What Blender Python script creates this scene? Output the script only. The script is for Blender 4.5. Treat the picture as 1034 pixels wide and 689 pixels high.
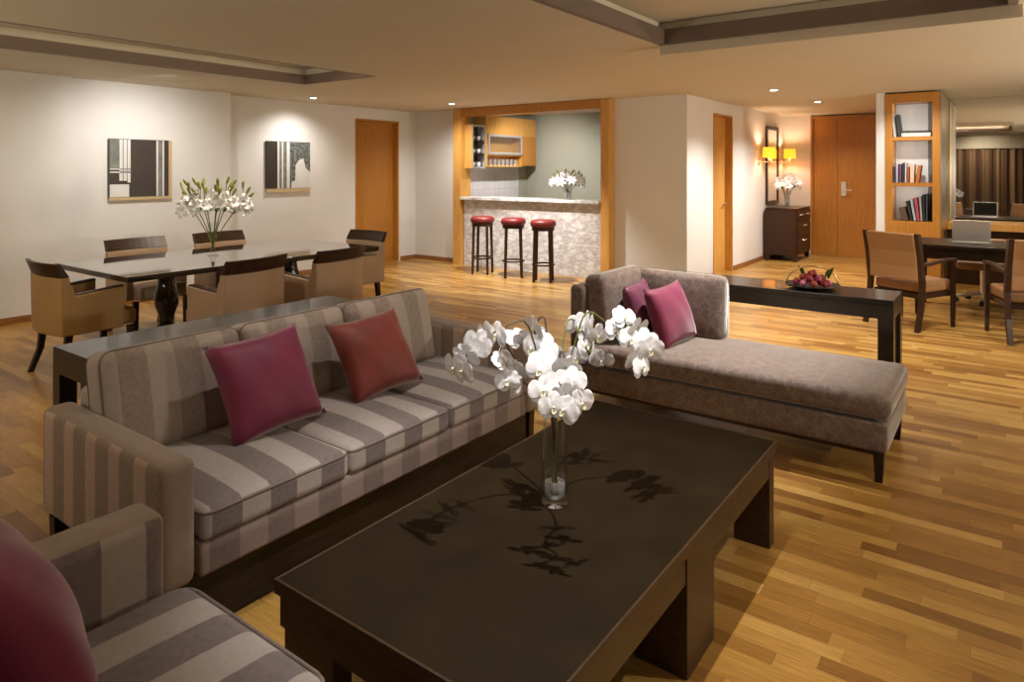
import bpy, bmesh, math, random
from mathutils import Vector, Matrix, Euler
random.seed(7)
S = bpy.context.scene
for o in list(bpy.data.objects): bpy.data.objects.remove(o)
C = S.collection
PI = math.pi

# ------------------------------------------------------------------ camera
FPX, HOR, HC = 686.5, 171.0, 1.54
cam_d = bpy.data.cameras.new('camera'); cam = bpy.data.objects.new('camera', cam_d); C.objects.link(cam)
cam_d.sensor_width = 36.0; cam_d.lens = 36.0 * FPX / 1034.0
cam_d.shift_y = -(344.5 - HOR) / 1034.0
cam_d.clip_start = 0.05
cam.location = (0, 0, HC); cam.rotation_euler = (PI/2, 0, math.radians(36.23) - PI/2)
S.camera = cam

# ------------------------------------------------------------------ world, exposure
w = bpy.data.worlds.new('world'); S.world = w; w.use_nodes = True
w.node_tree.nodes['Background'].inputs[0].default_value = (1.0, 0.75, 0.5, 1)
w.node_tree.nodes['Background'].inputs[1].default_value = 0.02
vs = S.view_settings
vs.view_transform = 'Standard'; vs.look = 'None'; vs.gamma = 1.0; vs.use_curve_mapping = False
vs.exposure = 1.08

# ------------------------------------------------------------------ lights (ceiling spots of the room, coves and added fills)
WARM = (1.0, 0.80, 0.58); MID = (1.0, 0.87, 0.71); COOL = (1.0, 0.96, 0.92)
def spot(x, y, z, tx, ty, tz, power, angle, blend=0.6, size=0.03, col=WARM):
    d = bpy.data.lights.new('ceiling_or_fill_spot', 'SPOT'); d.energy = power; d.color = col
    d.spot_size = math.radians(angle); d.spot_blend = blend; d.shadow_soft_size = size
    o = bpy.data.objects.new('ceiling_or_fill_spot', d); C.objects.link(o)
    o.location = (x, y, z)
    o.rotation_euler = (Vector((tx, ty, tz)) - Vector((x, y, z))).to_track_quat('-Z', 'Y').to_euler()
    return o
def point(x, y, z, power, size=0.1, col=WARM):
    d = bpy.data.lights.new('room_lamp', 'POINT'); d.energy = power; d.color = col; d.shadow_soft_size = size
    o = bpy.data.objects.new('room_lamp', d); C.objects.link(o); o.location = (x, y, z); return o
def area(x, y, z, sx, sy, power, col=WARM, rot=(0, 0, 0)):
    d = bpy.data.lights.new('cove_or_fill_strip', 'AREA'); d.shape = 'RECTANGLE'; d.size = sx; d.size_y = sy
    d.energy = power; d.color = col
    o = bpy.data.objects.new('cove_or_fill_strip', d); C.objects.link(o); o.location = (x, y, z); o.rotation_euler = rot; return o
# wall washers over the pictures
spot(5.92, 7.72, 2.49, 5.95, 8.1, 1.2, 32, 130, 1.0, 0.04, COOL)
spot(3.60, 6.95, 2.49, 3.70, 8.1, 1.0, 46, 130, 1.0, 0.04, COOL)
spot(1.60, 7.00, 2.49, 1.60, 8.0, 0.8, 8, 130, 1.0, 0.04, MID)
# bar front and corner
spot(7.69, 6.755, 2.49, 8.1, 7.1, 0.6, 60, 130, 1.0, 0.04, COOL)
spot(7.30, 5.40, 2.49, 7.7, 5.6, 0.0, 240, 95, 0.9, 0.04, COOL)
# dining table
spot(3.60, 5.70, 2.60, 3.6, 5.85, 0.7, 60, 110, 1.0, 0.05, MID)
# entrance corridor
spot(8.695, 2.36, 2.49, 8.9, 2.6, 0.0, 125, 120, 0.9, 0.04, COOL)
spot(10.61, 2.26, 2.49, 10.7, 2.5, 0.0, 125, 130, 0.9, 0.04, COOL)
spot(12.3, 2.3, 2.49, 12.4, 2.4, 0.0, 30, 120, 0.9, 0.04, MID)
# desk and bookcase
spot(8.6, 0.3, 2.49, 8.6, 0.3, 0.0, 45, 100, 0.9, 0.04, MID)
spot(9.0, 1.00, 2.49, 9.95, 0.95, 1.3, 40, 85, 1.0, 0.04, COOL)
spot(10.5, 0.2, 2.49, 10.4, 0.6, 1.2, 30, 110, 0.9, 0.04, MID)
for z_ in (1.32, 1.90, 2.38): area(9.90, 0.99, z_-0.004, 0.02, 0.40, 0.45, COOL, (0, math.radians(-25), 0))  # thin strips added under the shelves to brighten the back panel
# living area: daybed, coffee table, sofa, floor
spot(4.25, 1.25, 2.66, 4.20, 1.50, 0.4, 230, 58, 0.9, 0.015, COOL)
spot(1.75, 0.95, 2.66, 1.85, 1.18, 0.4, 105, 58, 0.7, 0.012, COOL)
spot(2.35, 1.95, 2.66, 2.2, 2.4, 0.4, 32, 70, 0.9, 0.02, COOL)
spot(2.60, -0.40, 2.49, 2.7, -0.4, 0.0, 48, 95, 0.8, 0.02, MID)
spot(0.60, 1.95, 2.49, 0.6, 1.7, 0.4, 4, 90, 0.9, 0.03, COOL)
spot(6.30, 2.60, 2.49, 6.3, 2.6, 0.0, 180, 100, 0.9, 0.04, COOL)
spot(6.60, 0.60, 2.49, 6.6, 0.6, 0.0, 115, 100, 0.9, 0.04, COOL)
spot(0.60, 4.60, 2.49, 0.7, 4.8, 0.0, 22, 100, 0.9, 0.04, MID)
spot(0.55, 0.05, 2.49, 1.88, 1.2, 0.93, 22, 20, 0.8, 0.02, COOL)  # narrow spot added to brighten the orchids from the front
# coves inside the two ceiling trays
area(2.7, 5.52, 2.58, 4.0, 0.06, 14, MID, (PI, 0, 0))
area(1.12, 1.1, 2.58, 0.06, 2.0, 6, MID, (PI, 0, 0))
# unseen spots added to light the kitchen and the curtain wall
spot(8.95, 6.00, 2.49, 9.7, 6.5, 1.0, 95, 140, 1.0, 0.06, COOL)
spot(-0.6, 0.8, 2.45, -1.6, 0.6, 1.2, 26, 130, 1.0, 0.05, MID)
# unseen fill uplights added to brighten the ceiling
spot(0.9, -2.3, 1.5, 1.6, -0.6, 2.52, 35, 150, 1.0, 0.1, MID)
spot(5.0, -2.4, 1.5, 5.6, 0.6, 2.52, 150, 150, 1.0, 0.1, MID)
spot(8.0, -2.4, 1.5, 8.4, 0.4, 2.52, 110, 150, 1.0, 0.1, MID)
spot(-1.1, 3.6, 1.5, 1.0, 3.8, 2.52, 45, 150, 1.0, 0.1, MID)
spot(-0.9, 6.2, 1.5, 1.4, 6.0, 2.52, 45, 150, 1.0, 0.1, MID)

# ------------------------------------------------------------------ materials
def mat(name):
    m = bpy.data.materials.new(name); m.use_nodes = True
    nt = m.node_tree; b = nt.nodes['Principled BSDF']
    return m, nt, b
def N(nt, t, **kw):
    n = nt.nodes.new(t)
    for k, v in kw.items(): setattr(n, k, v)
    return n
def math_n(nt, op, a, b=None):
    n = N(nt, 'ShaderNodeMath', operation=op)
    for i, v in enumerate((a, b)):
        if v is None: continue
        if isinstance(v, (int, float)): n.inputs[i].default_value = v
        else: nt.links.new(v, n.inputs[i])
    return n.outputs[0]
def mix(nt, fac, a, b):
    n = N(nt, 'ShaderNodeMix', data_type='RGBA')
    if isinstance(fac, (int, float)): n.inputs[0].default_value = fac
    else: nt.links.new(fac, n.inputs[0])
    for i, v in ((6, a), (7, b)):
        if isinstance(v, tuple): n.inputs[i].default_value = (*v, 1)
        else: nt.links.new(v, n.inputs[i])
    return n.outputs[2]
def noise(nt, vec, scale, detail=3, stretch=None):
    if stretch:
        mp = N(nt, 'ShaderNodeMapping'); mp.inputs['Scale'].default_value = stretch
        nt.links.new(vec, mp.inputs[0]); vec = mp.outputs[0]
    n = N(nt, 'ShaderNodeTexNoise'); n.inputs['Scale'].default_value = scale; n.inputs['Detail'].default_value = detail
    nt.links.new(vec, n.inputs['Vector']); return n.outputs[0]
def ramp(nt, fac, *stops):
    n = N(nt, 'ShaderNodeValToRGB'); cr = n.color_ramp
    while len(cr.elements) < len(stops): cr.elements.new(0.5)
    for e, (p, c) in zip(cr.elements, stops):
        e.position = p; e.color = (*c, 1) if len(c) == 3 else c
    nt.links.new(fac, n.inputs[0]); return n.outputs[0]
def coords(nt, kind='Object'):
    return N(nt, 'ShaderNodeTexCoord').outputs[kind]
def bump(nt, b, h, strength=0.2, dist=0.002):
    n = N(nt, 'ShaderNodeBump'); n.inputs['Strength'].default_value = strength; n.inputs['Distance'].default_value = dist
    nt.links.new(h, n.inputs['Height']); nt.links.new(n.outputs[0], b.inputs['Normal'])
def setc(nt, b, c):
    if isinstance(c, tuple): b.inputs['Base Color'].default_value = (*c, 1)
    else: nt.links.new(c, b.inputs['Base Color'])
def plain(name, col, rough=0.5, metal=0.0, var=0.08, scale=8, spec=0.5, sheen=0.0, bumpy=0.0, coat=0.0):
    m, nt, b = mat(name)
    co = coords(nt)
    n = noise(nt, co, scale)
    dark = tuple(c * (1 - var) for c in col); lite = tuple(min(1, c * (1 + var)) for c in col)
    setc(nt, b, ramp(nt, n, (0.3, dark), (0.7, lite)))
    b.inputs['Roughness'].default_value = rough; b.inputs['Metallic'].default_value = metal
    b.inputs['Specular IOR Level'].default_value = spec
    if sheen: b.inputs['Sheen Weight'].default_value = sheen; b.inputs['Sheen Roughness'].default_value = 0.4
    if coat: b.inputs['Coat Weight'].default_value = coat; b.inputs['Coat Roughness'].default_value = 0.05
    if bumpy: bump(nt, b, noise(nt, co, 400, 2), bumpy)
    return m
def wood(name, c1, c2, rough=0.35, stretch=(6, 6, 0.6), scale=6, coat=0.0):
    m, nt, b = mat(name)
    n = noise(nt, coords(nt), scale, 5, stretch)
    setc(nt, b, ramp(nt, n, (0.3, c1), (0.7, c2)))
    b.inputs['Roughness'].default_value = rough
    if coat: b.inputs['Coat Weight'].default_value = coat; b.inputs['Coat Roughness'].default_value = 0.08
    return m
def emit(name, col, strength):
    m, nt, b = mat(name)
    setc(nt, b, col); b.inputs['Emission Color'].default_value = (*col, 1); b.inputs['Emission Strength'].default_value = strength
    return m
def glass(name, col=(0.97, 0.98, 0.98), k=1.0):
    m, nt, b = mat(name); nt.nodes.remove(b)
    out = nt.nodes['Material Output']
    tr = N(nt, 'ShaderNodeBsdfTransparent'); tr.inputs[0].default_value = (*col, 1)
    gl = N(nt, 'ShaderNodeBsdfGlossy'); gl.inputs['Roughness'].default_value = 0.03
    lw = N(nt, 'ShaderNodeLayerWeight'); lw.inputs['Blend'].default_value = 0.5
    fr = math_n(nt, 'ADD', math_n(nt, 'MULTIPLY', math_n(nt, 'POWER', lw.outputs['Facing'], 2.2), 0.85), 0.05)
    mx = N(nt, 'ShaderNodeMixShader'); nt.links.new(math_n(nt, 'MULTIPLY', fr, k), mx.inputs[0])
    nt.links.new(tr.outputs[0], mx.inputs[1]); nt.links.new(gl.outputs[0], mx.inputs[2]); nt.links.new(mx.outputs[0], out.inputs[0])
    return m
def parquet():
    m, nt, b = mat('oak_parquet')
    co = coords(nt); sp = N(nt, 'ShaderNodeSeparateXYZ'); nt.links.new(co, sp.inputs[0])
    W, L = 0.068, 0.46
    row = math_n(nt, 'FLOOR', math_n(nt, 'DIVIDE', sp.outputs[0], W))
    wn = N(nt, 'ShaderNodeTexWhiteNoise', noise_dimensions='1D'); nt.links.new(row, wn.inputs['W'])
    y = math_n(nt, 'ADD', math_n(nt, 'DIVIDE', sp.outputs[1], L), math_n(nt, 'MULTIPLY', wn.outputs[0], 7.3))
    col = math_n(nt, 'FLOOR', y)
    cmb = N(nt, 'ShaderNodeCombineXYZ'); nt.links.new(row, cmb.inputs[0]); nt.links.new(col, cmb.inputs[1])
    w2 = N(nt, 'ShaderNodeTexWhiteNoise', noise_dimensions='3D'); nt.links.new(cmb.outputs[0], w2.inputs['Vector'])
    base = ramp(nt, w2.outputs[0], (0.0, (0.21, 0.095, 0.019)), (0.3, (0.31, 0.155, 0.033)), (0.65, (0.39, 0.212, 0.050)), (1.0, (0.51, 0.315, 0.092)))
    g = noise(nt, co, 9, 6, (14, 0.9, 1))
    grain = ramp(nt, g, (0.3, (0.72, 0.68, 0.6)), (0.65, (1.05, 1.05, 1.05)))
    mx = N(nt, 'ShaderNodeMix', data_type='RGBA', blend_type='MULTIPLY'); mx.inputs[0].default_value = 1
    nt.links.new(base, mx.inputs[6]); nt.links.new(grain, mx.inputs[7])
    fx = math_n(nt, 'FRACT', math_n(nt, 'DIVIDE', sp.outputs[0], W)); fy = math_n(nt, 'FRACT', y)
    gap = math_n(nt, 'MAXIMUM', math_n(nt, 'LESS_THAN', fx, 0.02), math_n(nt, 'LESS_THAN', fy, 0.004))
    setc(nt, b, mix(nt, math_n(nt, 'MULTIPLY', gap, 0.55), mx.outputs[2], (0.08, 0.035, 0.01)))
    b.inputs['Roughness'].default_value = 0.33
    return m
def stripes(name, axis, phase, light, dark, period=0.22, duty=0.5, mottle=0.14):
    m, nt, b = mat(name)
    co = coords(nt); sp = N(nt, 'ShaderNodeSeparateXYZ'); nt.links.new(co, sp.inputs[0])
    f = math_n(nt, 'FRACT', math_n(nt, 'DIVIDE', math_n(nt, 'SUBTRACT', sp.outputs[axis], phase), period))
    e = math_n(nt, 'LESS_THAN', f, duty)
    n = noise(nt, co, 60, 4)
    d2 = ramp(nt, n, (0.3, tuple(c * (1 - mottle) for c in dark)), (0.7, tuple(c * (1 + mottle) for c in dark)))
    l2 = ramp(nt, n, (0.3, tuple(c * 0.93 for c in light)), (0.7, tuple(c * 1.05 for c in light)))
    setc(nt, b, mix(nt, e, l2, d2))
    b.inputs['Roughness'].default_value = 0.8; b.inputs['Sheen Weight'].default_value = 0.25
    b.inputs['Specular IOR Level'].default_value = 0.2
    bump(nt, b, noise(nt, co, 500, 2), 0.15)
    return m
def damask():
    m, nt, b = mat('vine_velvet')
    co = coords(nt)
    mp = N(nt, 'ShaderNodeMapping'); nt.links.new(co, mp.inputs[0])
    ns = N(nt, 'ShaderNodeTexNoise'); ns.inputs['Scale'].default_value = 9; nt.links.new(co, ns.inputs['Vector'])
    va = N(nt, 'ShaderNodeVectorMath', operation='MULTIPLY_ADD'); nt.links.new(ns.outputs['Color'], va.inputs[0])
    va.inputs[1].default_value = (0.18, 0.18, 0.18); nt.links.new(co, va.inputs[2])
    vo = N(nt, 'ShaderNodeTexVoronoi', feature='DISTANCE_TO_EDGE'); vo.inputs['Scale'].default_value = 15
    nt.links.new(va.outputs[0], vo.inputs['Vector'])
    line = ramp(nt, vo.outputs[0], (0.02, (1, 1, 1)), (0.09, (0, 0, 0)))
    n2 = noise(nt, co, 20, 3)
    base = ramp(nt, n2, (0.3, (0.115, 0.08, 0.064)), (0.7, (0.165, 0.122, 0.102)))
    setc(nt, b, mix(nt, math_n(nt, 'MULTIPLY', line, 0.38), base, (0.27, 0.205, 0.165)))
    b.inputs['Roughness'].default_value = 0.7; b.inputs['Sheen Weight'].default_value = 1.0; b.inputs['Sheen Roughness'].default_value = 0.3
    b.inputs['Specular IOR Level'].default_value = 0.25
    return m
def marble(name, base, vein, scale=3.0, stretch=(1, 1, 1)):
    m, nt, b = mat(name)
    co = coords(nt)
    n1 = noise(nt, co, scale, 8, stretch); n2 = noise(nt, co, scale * 2.3, 6, stretch)
    c1 = ramp(nt, n1, (0.38, base), (0.5, vein), (0.56, tuple(c * 0.9 for c in base)), (0.7, base))
    c2 = ramp(nt, n2, (0.35, (0.78, 0.74, 0.72)), (0.6, (1, 1, 1)))
    mx = N(nt, 'ShaderNodeMix', data_type='RGBA', blend_type='MULTIPLY'); mx.inputs[0].default_value = 0.8
    nt.links.new(c1, mx.inputs[6]); nt.links.new(c2, mx.inputs[7]); setc(nt, b, mx.outputs[2])
    b.inputs['Roughness'].default_value = 0.2
    return m
def tiles(name, col, grout, size):
    m, nt, b = mat(name)
    co = coords(nt); mp = N(nt, 'ShaderNodeMapping'); mp.inputs['Rotation'].default_value = (PI/2, 0, 0); nt.links.new(co, mp.inputs[0])
    br = N(nt, 'ShaderNodeTexBrick'); br.offset = 0.0; br.inputs['Scale'].default_value = 1
    br.inputs['Brick Width'].default_value = size; br.inputs['Row Height'].default_value = size; br.inputs['Mortar Size'].default_value = 0.004
    br.inputs['Color1'].default_value = (*col, 1); br.inputs['Color2'].default_value = (*[c * 0.93 for c in col], 1); br.inputs['Mortar'].default_value = (*grout, 1)
    nt.links.new(mp.outputs[0], br.inputs['Vector']); setc(nt, b, br.outputs[0]); b.inputs['Roughness'].default_value = 0.15
    return m
M = {}
M['floor'] = parquet()
M['wall'] = plain('warm_white_paint', (0.68, 0.665, 0.63), 0.85, var=0.015, scale=2, spec=0.2)
M['ceil'] = plain('ceiling_paint', (0.62, 0.565, 0.44), 0.9, var=0.015, scale=2, spec=0.1)
M['green'] = plain('grey_green_paint', (0.36, 0.36, 0.29), 0.85, var=0.02, scale=2, spec=0.2)
M['band'] = plain('brown_cove_band', (0.16, 0.115, 0.085), 0.6, var=0.05)
M['orange'] = wood('golden_veneer', (0.38, 0.155, 0.022), (0.46, 0.20, 0.033), 0.35)
M['honey'] = wood('honey_veneer', (0.50, 0.25, 0.055), (0.62, 0.33, 0.085), 0.35)
M['base'] = wood('skirting_wood', (0.22, 0.09, 0.025), (0.30, 0.13, 0.04), 0.4, (0.6, 0.6, 6))
M['wenge'] = wood('wenge', (0.012, 0.0075, 0.005), (0.03, 0.019, 0.012), 0.3, (1, 8, 8))
M['tablewood'] = wood('stained_table_wood', (0.034, 0.017, 0.007), (0.062, 0.031, 0.012), 0.4, (1, 8, 8))
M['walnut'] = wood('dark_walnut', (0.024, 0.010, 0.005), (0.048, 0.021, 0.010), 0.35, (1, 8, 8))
for k_ in ('walnut', 'wenge'): M[k_].node_tree.nodes['Principled BSDF'].inputs['Specular IOR Level'].default_value = 0.25
M['tableglass'] = plain('smoked_table_inset', (0.019, 0.0125, 0.0055), 0.65, var=0.2, scale=5, spec=0.06)
M['blackgloss'] = plain('black_lacquer', (0.012, 0.009, 0.007), 0.12, var=0.1, coat=0.6)
M['dineglass'] = plain('dark_glass_top', (0.02, 0.018, 0.016), 0.04, var=0.1, coat=1.0, spec=0.9)
M['console'] = wood('glossy_console_wood', (0.016, 0.012, 0.008), (0.034, 0.025, 0.017), 0.35, (1, 8, 8), coat=0.3)
M['tan'] = plain('tan_leather', (0.38, 0.26, 0.165), 0.5, var=0.06, scale=5, bumpy=0.1)
M['mustard'] = plain('mustard_leather', (0.33, 0.195, 0.06), 0.5, var=0.06, scale=5, bumpy=0.1)
M['saddle'] = plain('saddle_leather', (0.275, 0.14, 0.055), 0.48, var=0.06, scale=5, bumpy=0.1)
M['red'] = plain('red_leather', (0.16, 0.013, 0.012), 0.45, var=0.08)
M['plum'] = plain('plum_silk', (0.17, 0.018, 0.055), 0.55, spec=0.3, var=0.12, scale=6, sheen=0.5)
M['plumred'] = plain('copper_plum_silk', (0.19, 0.035, 0.025), 0.55, spec=0.3, var=0.15, scale=6, sheen=0.5)
M['plumdark'] = plain('dark_plum_silk', (0.12, 0.018, 0.05), 0.5, var=0.12, scale=6, sheen=0.3)
LT, DK = (0.36, 0.315, 0.29), (0.165, 0.135, 0.13)
M['st_seat'] = stripes('striped_velvet_seat', 0, 1.22 - 2.1, LT, DK)
M['st_back'] = stripes('striped_velvet_back', 0, 1.22 - 2.1, (0.37, 0.305, 0.25), (0.275, 0.215, 0.175))
M['st_rail'] = stripes('striped_velvet_rail', 0, 1.22 - 2.1, (0.30, 0.235, 0.205), (0.2, 0.15, 0.135))
M['st_arm'] = stripes('striped_velvet_arm', 1, 0.06, (0.46, 0.33, 0.24), (0.26, 0.185, 0.13), 0.18, 0.55)
M['st_plain'] = plain('taupe_velvet', (0.29, 0.225, 0.175), 0.8, var=0.07, scale=20, spec=0.2, sheen=0.25)
M['pipe'] = plain('taupe_piping', (0.17, 0.13, 0.11), 0.7, var=0.05)
M['st_ch'] = stripes('armchair_striped_velvet', 1, 0.06, LT, DK)
M['st_charm'] = stripes('armchair_arm_velvet', 0, 0.02, (0.34, 0.28, 0.24), (0.17, 0.13, 0.12), 0.22)
M['damask'] = damask()
M['marble'] = marble('bar_marble', (0.70, 0.67, 0.64), (0.46, 0.42, 0.40), 5.0, (1, 1, 2.0))
M['marbletop'] = marble('bar_top_marble', (0.72, 0.70, 0.68), (0.4, 0.38, 0.37), 4)
M['tile'] = tiles('white_wall_tile', (0.62, 0.6, 0.62), (0.45, 0.44, 0.45), 0.15)
M['steel'] = plain('brushed_steel', (0.62, 0.60, 0.57), 0.28, 1.0, var=0.04)
M['silver'] = plain('satin_aluminium', (0.55, 0.54, 0.53), 0.4, 0.6, var=0.03)
M['brass'] = plain('pale_brass', (0.65, 0.5, 0.26), 0.3, 1.0, var=0.05)
M['black'] = plain('black_plastic', (0.012, 0.012, 0.012), 0.4, var=0.1)
M['screen'] = plain('dark_screen', (0.008, 0.008, 0.01), 0.08, var=0.05)
M['white'] = plain('white_ceramic', (0.8, 0.78, 0.74), 0.25, var=0.02)
M['page'] = plain('book_pages', (0.7, 0.65, 0.55), 0.8, var=0.05, scale=60)
M['mirror'] = plain('mirror_glass', (0.86, 0.86, 0.84), 0.01, 1.0, var=0.0)
M['glass'] = glass('clear_glass'); M['water'] = glass('water', (0.9, 0.92, 0.92), 1.3)
nt = M['water'].node_tree; ad = N(nt, 'ShaderNodeMixShader'); ad.inputs[0].default_value = 0.22
df = N(nt, 'ShaderNodeBsdfDiffuse'); df.inputs[0].default_value = (0.85, 0.87, 0.87, 1)
nt.links.new(nt.nodes['Material Output'].inputs[0].links[0].from_socket, ad.inputs[1]); nt.links.new(df.outputs[0], ad.inputs[2]); nt.links.new(ad.outputs[0], nt.nodes['Material Output'].inputs[0])
M['petal'] = plain('white_petal', (0.90, 0.90, 0.93), 0.8, var=0.03, scale=30, spec=0.1)
M['petal'].node_tree.nodes['Principled BSDF'].inputs['Subsurface Weight'].default_value = 0.3
M['petal'].node_tree.nodes['Principled BSDF'].inputs['Subsurface Radius'].default_value = (0.02, 0.02, 0.02)
M['lip'] = plain('yellow_lip', (0.85, 0.80, 0.55), 0.5, var=0.2, scale=60)
M['stem'] = plain('green_stem', (0.14, 0.17, 0.045), 0.5, var=0.2)
M['stembrown'] = plain('brown_stem', (0.09, 0.06, 0.035), 0.5, var=0.2)
M['bud'] = plain('green_bud', (0.26, 0.30, 0.05), 0.5, var=0.25, scale=25)
M['leaf'] = plain('green_leaf', (0.09, 0.19, 0.03), 0.45, var=0.25, scale=25)
M['shade'] = emit('amber_lamp_shade', (1.0, 0.42, 0.02), 0.75)
M['lens'] = emit('downlight_lens', (1.0, 0.95, 0.85), 12)
M['artdark'] = plain('print_dark', (0.035, 0.026, 0.02), 0.4, var=0.1)
M['artlight'] = plain('print_light', (0.62, 0.62, 0.58), 0.4, var=0.05)
M['artgrey'] = plain('print_grey', (0.16, 0.165, 0.14), 0.4, var=0.3, scale=15)
M['artmottle'] = plain('print_mottle', (0.11, 0.12, 0.11), 0.4, var=0.9, scale=25)
M['artedge'] = plain('beige_margin', (0.5, 0.38, 0.2), 0.6, var=0.03)
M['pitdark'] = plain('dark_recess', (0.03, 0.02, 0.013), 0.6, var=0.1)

# ------------------------------------------------------------------ mesh helpers
def new(): return bmesh.new()
def obj(name, bm, m, parent=None, smooth=False, mats=None, bevel=0.0):
    me = bpy.data.meshes.new(name)
    bmesh.ops.recalc_face_normals(bm, faces=bm.faces[:])
    bm.to_mesh(me); bm.free()
    o = bpy.data.objects.new(name, me); C.objects.link(o)
    for x in (mats or [m]): me.materials.append(M[x] if isinstance(x, str) else x)
    if smooth:
        for p in me.polygons: p.use_smooth = True
    if bevel:
        md = o.modifiers.new('bevel', 'BEVEL'); md.width = bevel; md.segments = 2; md.limit_method = 'ANGLE'
    if parent: o.parent = parent
    return o
def thing(name, label, cat, loc=(0, 0, 0), rz=0.0, group=None):
    o = bpy.data.objects.new(name, None); C.objects.link(o); o.empty_display_size = 0.1
    o.location = loc; o.rotation_euler = (0, 0, rz)
    return tag(o, label, cat, group)
def tag(o, label, cat, group=None, kind=None):
    o['label'] = label; o['category'] = cat
    if group: o['group'] = group
    if kind: o['kind'] = kind
    return o
def struct(name, bm, m, parent=None, mats=None, bevel=0):
    o = obj(name, bm, m, parent, mats=mats, bevel=bevel)
    if parent is None: o['kind'] = 'structure'
    return o
def dup(root, loc, rz=None, label=None):
    r = root.copy(); C.objects.link(r); r.location = loc
    if rz is not None: r.rotation_euler = (0, 0, rz)
    if label: r['label'] = label
    for ch in list(root.children):
        c = ch.copy(); C.objects.link(c); c.parent = r
        for g in list(ch.children):
            d = g.copy(); C.objects.link(d); d.parent = c
    return r
def box(bm, x0, x1, y0, y1, z0, z1, mi=0):
    v = [bm.verts.new((x, y, z)) for z in (z0, z1) for y in (y0, y1) for x in (x0, x1)]
    for q in ((0, 2, 3, 1), (4, 5, 7, 6), (0, 1, 5, 4), (2, 6, 7, 3), (0, 4, 6, 2), (1, 3, 7, 5)):
        f = bm.faces.new([v[i] for i in q]); f.material_index = mi
    return bm
def B(*a): return box(new(), *a)
def hexa(bm, bot, top):
    v = [bm.verts.new(p) for p in bot] + [bm.verts.new(p) for p in top]
    n = len(bot)
    bm.faces.new(v[:n][::-1]); bm.faces.new(v[n:])
    for i in range(n): bm.faces.new((v[i], v[(i+1) % n], v[n+(i+1) % n], v[n+i]))
    return bm
def prism(bm, pts, axis, a, b):
    """polygon pts (2-D) extruded along axis from a to b"""
    def P3(p, t):
        if axis == 0: return (t, p[0], p[1])
        if axis == 1: return (p[0], t, p[1])
        return (p[0], p[1], t)
    return hexa(bm, [P3(p, a) for p in pts], [P3(p, b) for p in pts])
def rb(bm, lo, hi, r, crown=0.0, crown_axis=2, n=6, seg=3, face_mi=None):
    """rounded box; crown puffs both faces of crown_axis (only +side if crown<0 -> abs)"""
    lo = Vector(lo); hi = Vector(hi)
    r = min(r, *[(hi[i]-lo[i]) / 2 - 1e-4 for i in range(3)])
    def ticks(i):
        a = [lo[i] + r * k / seg for k in range(seg)]
        m_ = [lo[i] + r + (hi[i]-lo[i]-2*r) * k / n for k in range(n+1)]
        b_ = [hi[i] - r * k / seg for k in range(seg-1, -1, -1)]
        return a + m_ + b_
    T = [ticks(i) for i in range(3)]
    cen = (lo + hi) / 2; half = (hi - lo) / 2
    cache = {}
    def V(p):
        key = tuple(round(c, 5) for c in p)
        if key in cache: return cache[key]
        p = Vector(p)
        q = Vector([min(max(p[i], lo[i]+r), hi[i]-r) for i in range(3)])
        d = p - q
        if d.length > 1e-9: p = q + d.normalized() * r
        if crown:
            ca = crown_axis; o_ = [i for i in range(3) if i != ca]
            u = (p[o_[0]]-cen[o_[0]]) / half[o_[0]]; v = (p[o_[1]]-cen[o_[1]]) / half[o_[1]]
            s = (p[ca]-cen[ca]) / half[ca]
            k = max(0, 1-u*u) * max(0, 1-v*v)
            if crown > 0 or s > 0: p[ca] += abs(crown) * k * s
        cache[key] = bm.verts.new(p); return cache[key]
    for ax in range(3):
        a, b_ = [i for i in range(3) if i != ax]
        for side in (lo, hi):
            for i in range(len(T[a])-1):
                for j in range(len(T[b_])-1):
                    qs = []
                    for (ii, jj) in ((i, j), (i+1, j), (i+1, j+1), (i, j+1)):
                        p = [0, 0, 0]; p[ax] = side[ax]; p[a] = T[a][ii]; p[b_] = T[b_][jj]; qs.append(V(p))
                    if len(set(qs)) >= 3:
                        try:
                            f = bm.faces.new(list(dict.fromkeys(qs)))
                            if face_mi: f.material_index = face_mi(ax, side is hi)
                        except ValueError: pass
    return bm
def RB(*a, **k): return rb(new(), *a, **k)
def tube(bm, pts, rad, n=8, closed=False, cap=True):
    pts = [Vector(p) for p in pts]; rings = []
    rs = rad if isinstance(rad, (list, tuple)) else [rad] * len(pts)
    up = Vector((0, 0, 1)); prev = None
    for i, p in enumerate(pts):
        if closed: t = pts[(i+1) % len(pts)] - pts[i-1]
        else: t = pts[min(i+1, len(pts)-1)] - pts[max(i-1, 0)]
        t.normalize()
        if prev is None:
            a = t.cross(up if abs(t.z) < 0.9 else Vector((1, 0, 0)))
        else:
            a = prev - t * prev.dot(t)
        a.normalize(); prev = a; b = t.cross(a)
        rings.append([bm.verts.new(p + (a*math.cos(2*PI*k/n) + b*math.sin(2*PI*k/n)) * rs[i]) for k in range(n)])
    m_ = len(rings)
    for i in range(m_ if closed else m_-1):
        A, D = rings[i], rings[(i+1) % m_]
        for k in range(n): bm.faces.new((A[k], A[(k+1) % n], D[(k+1) % n], D[k]))
    if cap and not closed: bm.faces.new(rings[0][::-1]); bm.faces.new(rings[-1])
    return bm
def lathe(bm, prof, n=20, c=(0, 0, 0), cap=True):
    rings = []
    for r, z in prof:
        rings.append([bm.verts.new((c[0]+r*math.cos(2*PI*k/n), c[1]+r*math.sin(2*PI*k/n), c[2]+z)) for k in range(n)])
    for i in range(len(rings)-1):
        for k in range(n): bm.faces.new((rings[i][k], rings[i][(k+1) % n], rings[i+1][(k+1) % n], rings[i+1][k]))
    if cap: bm.faces.new(rings[0][::-1]); bm.faces.new(rings[-1])
    return bm
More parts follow.
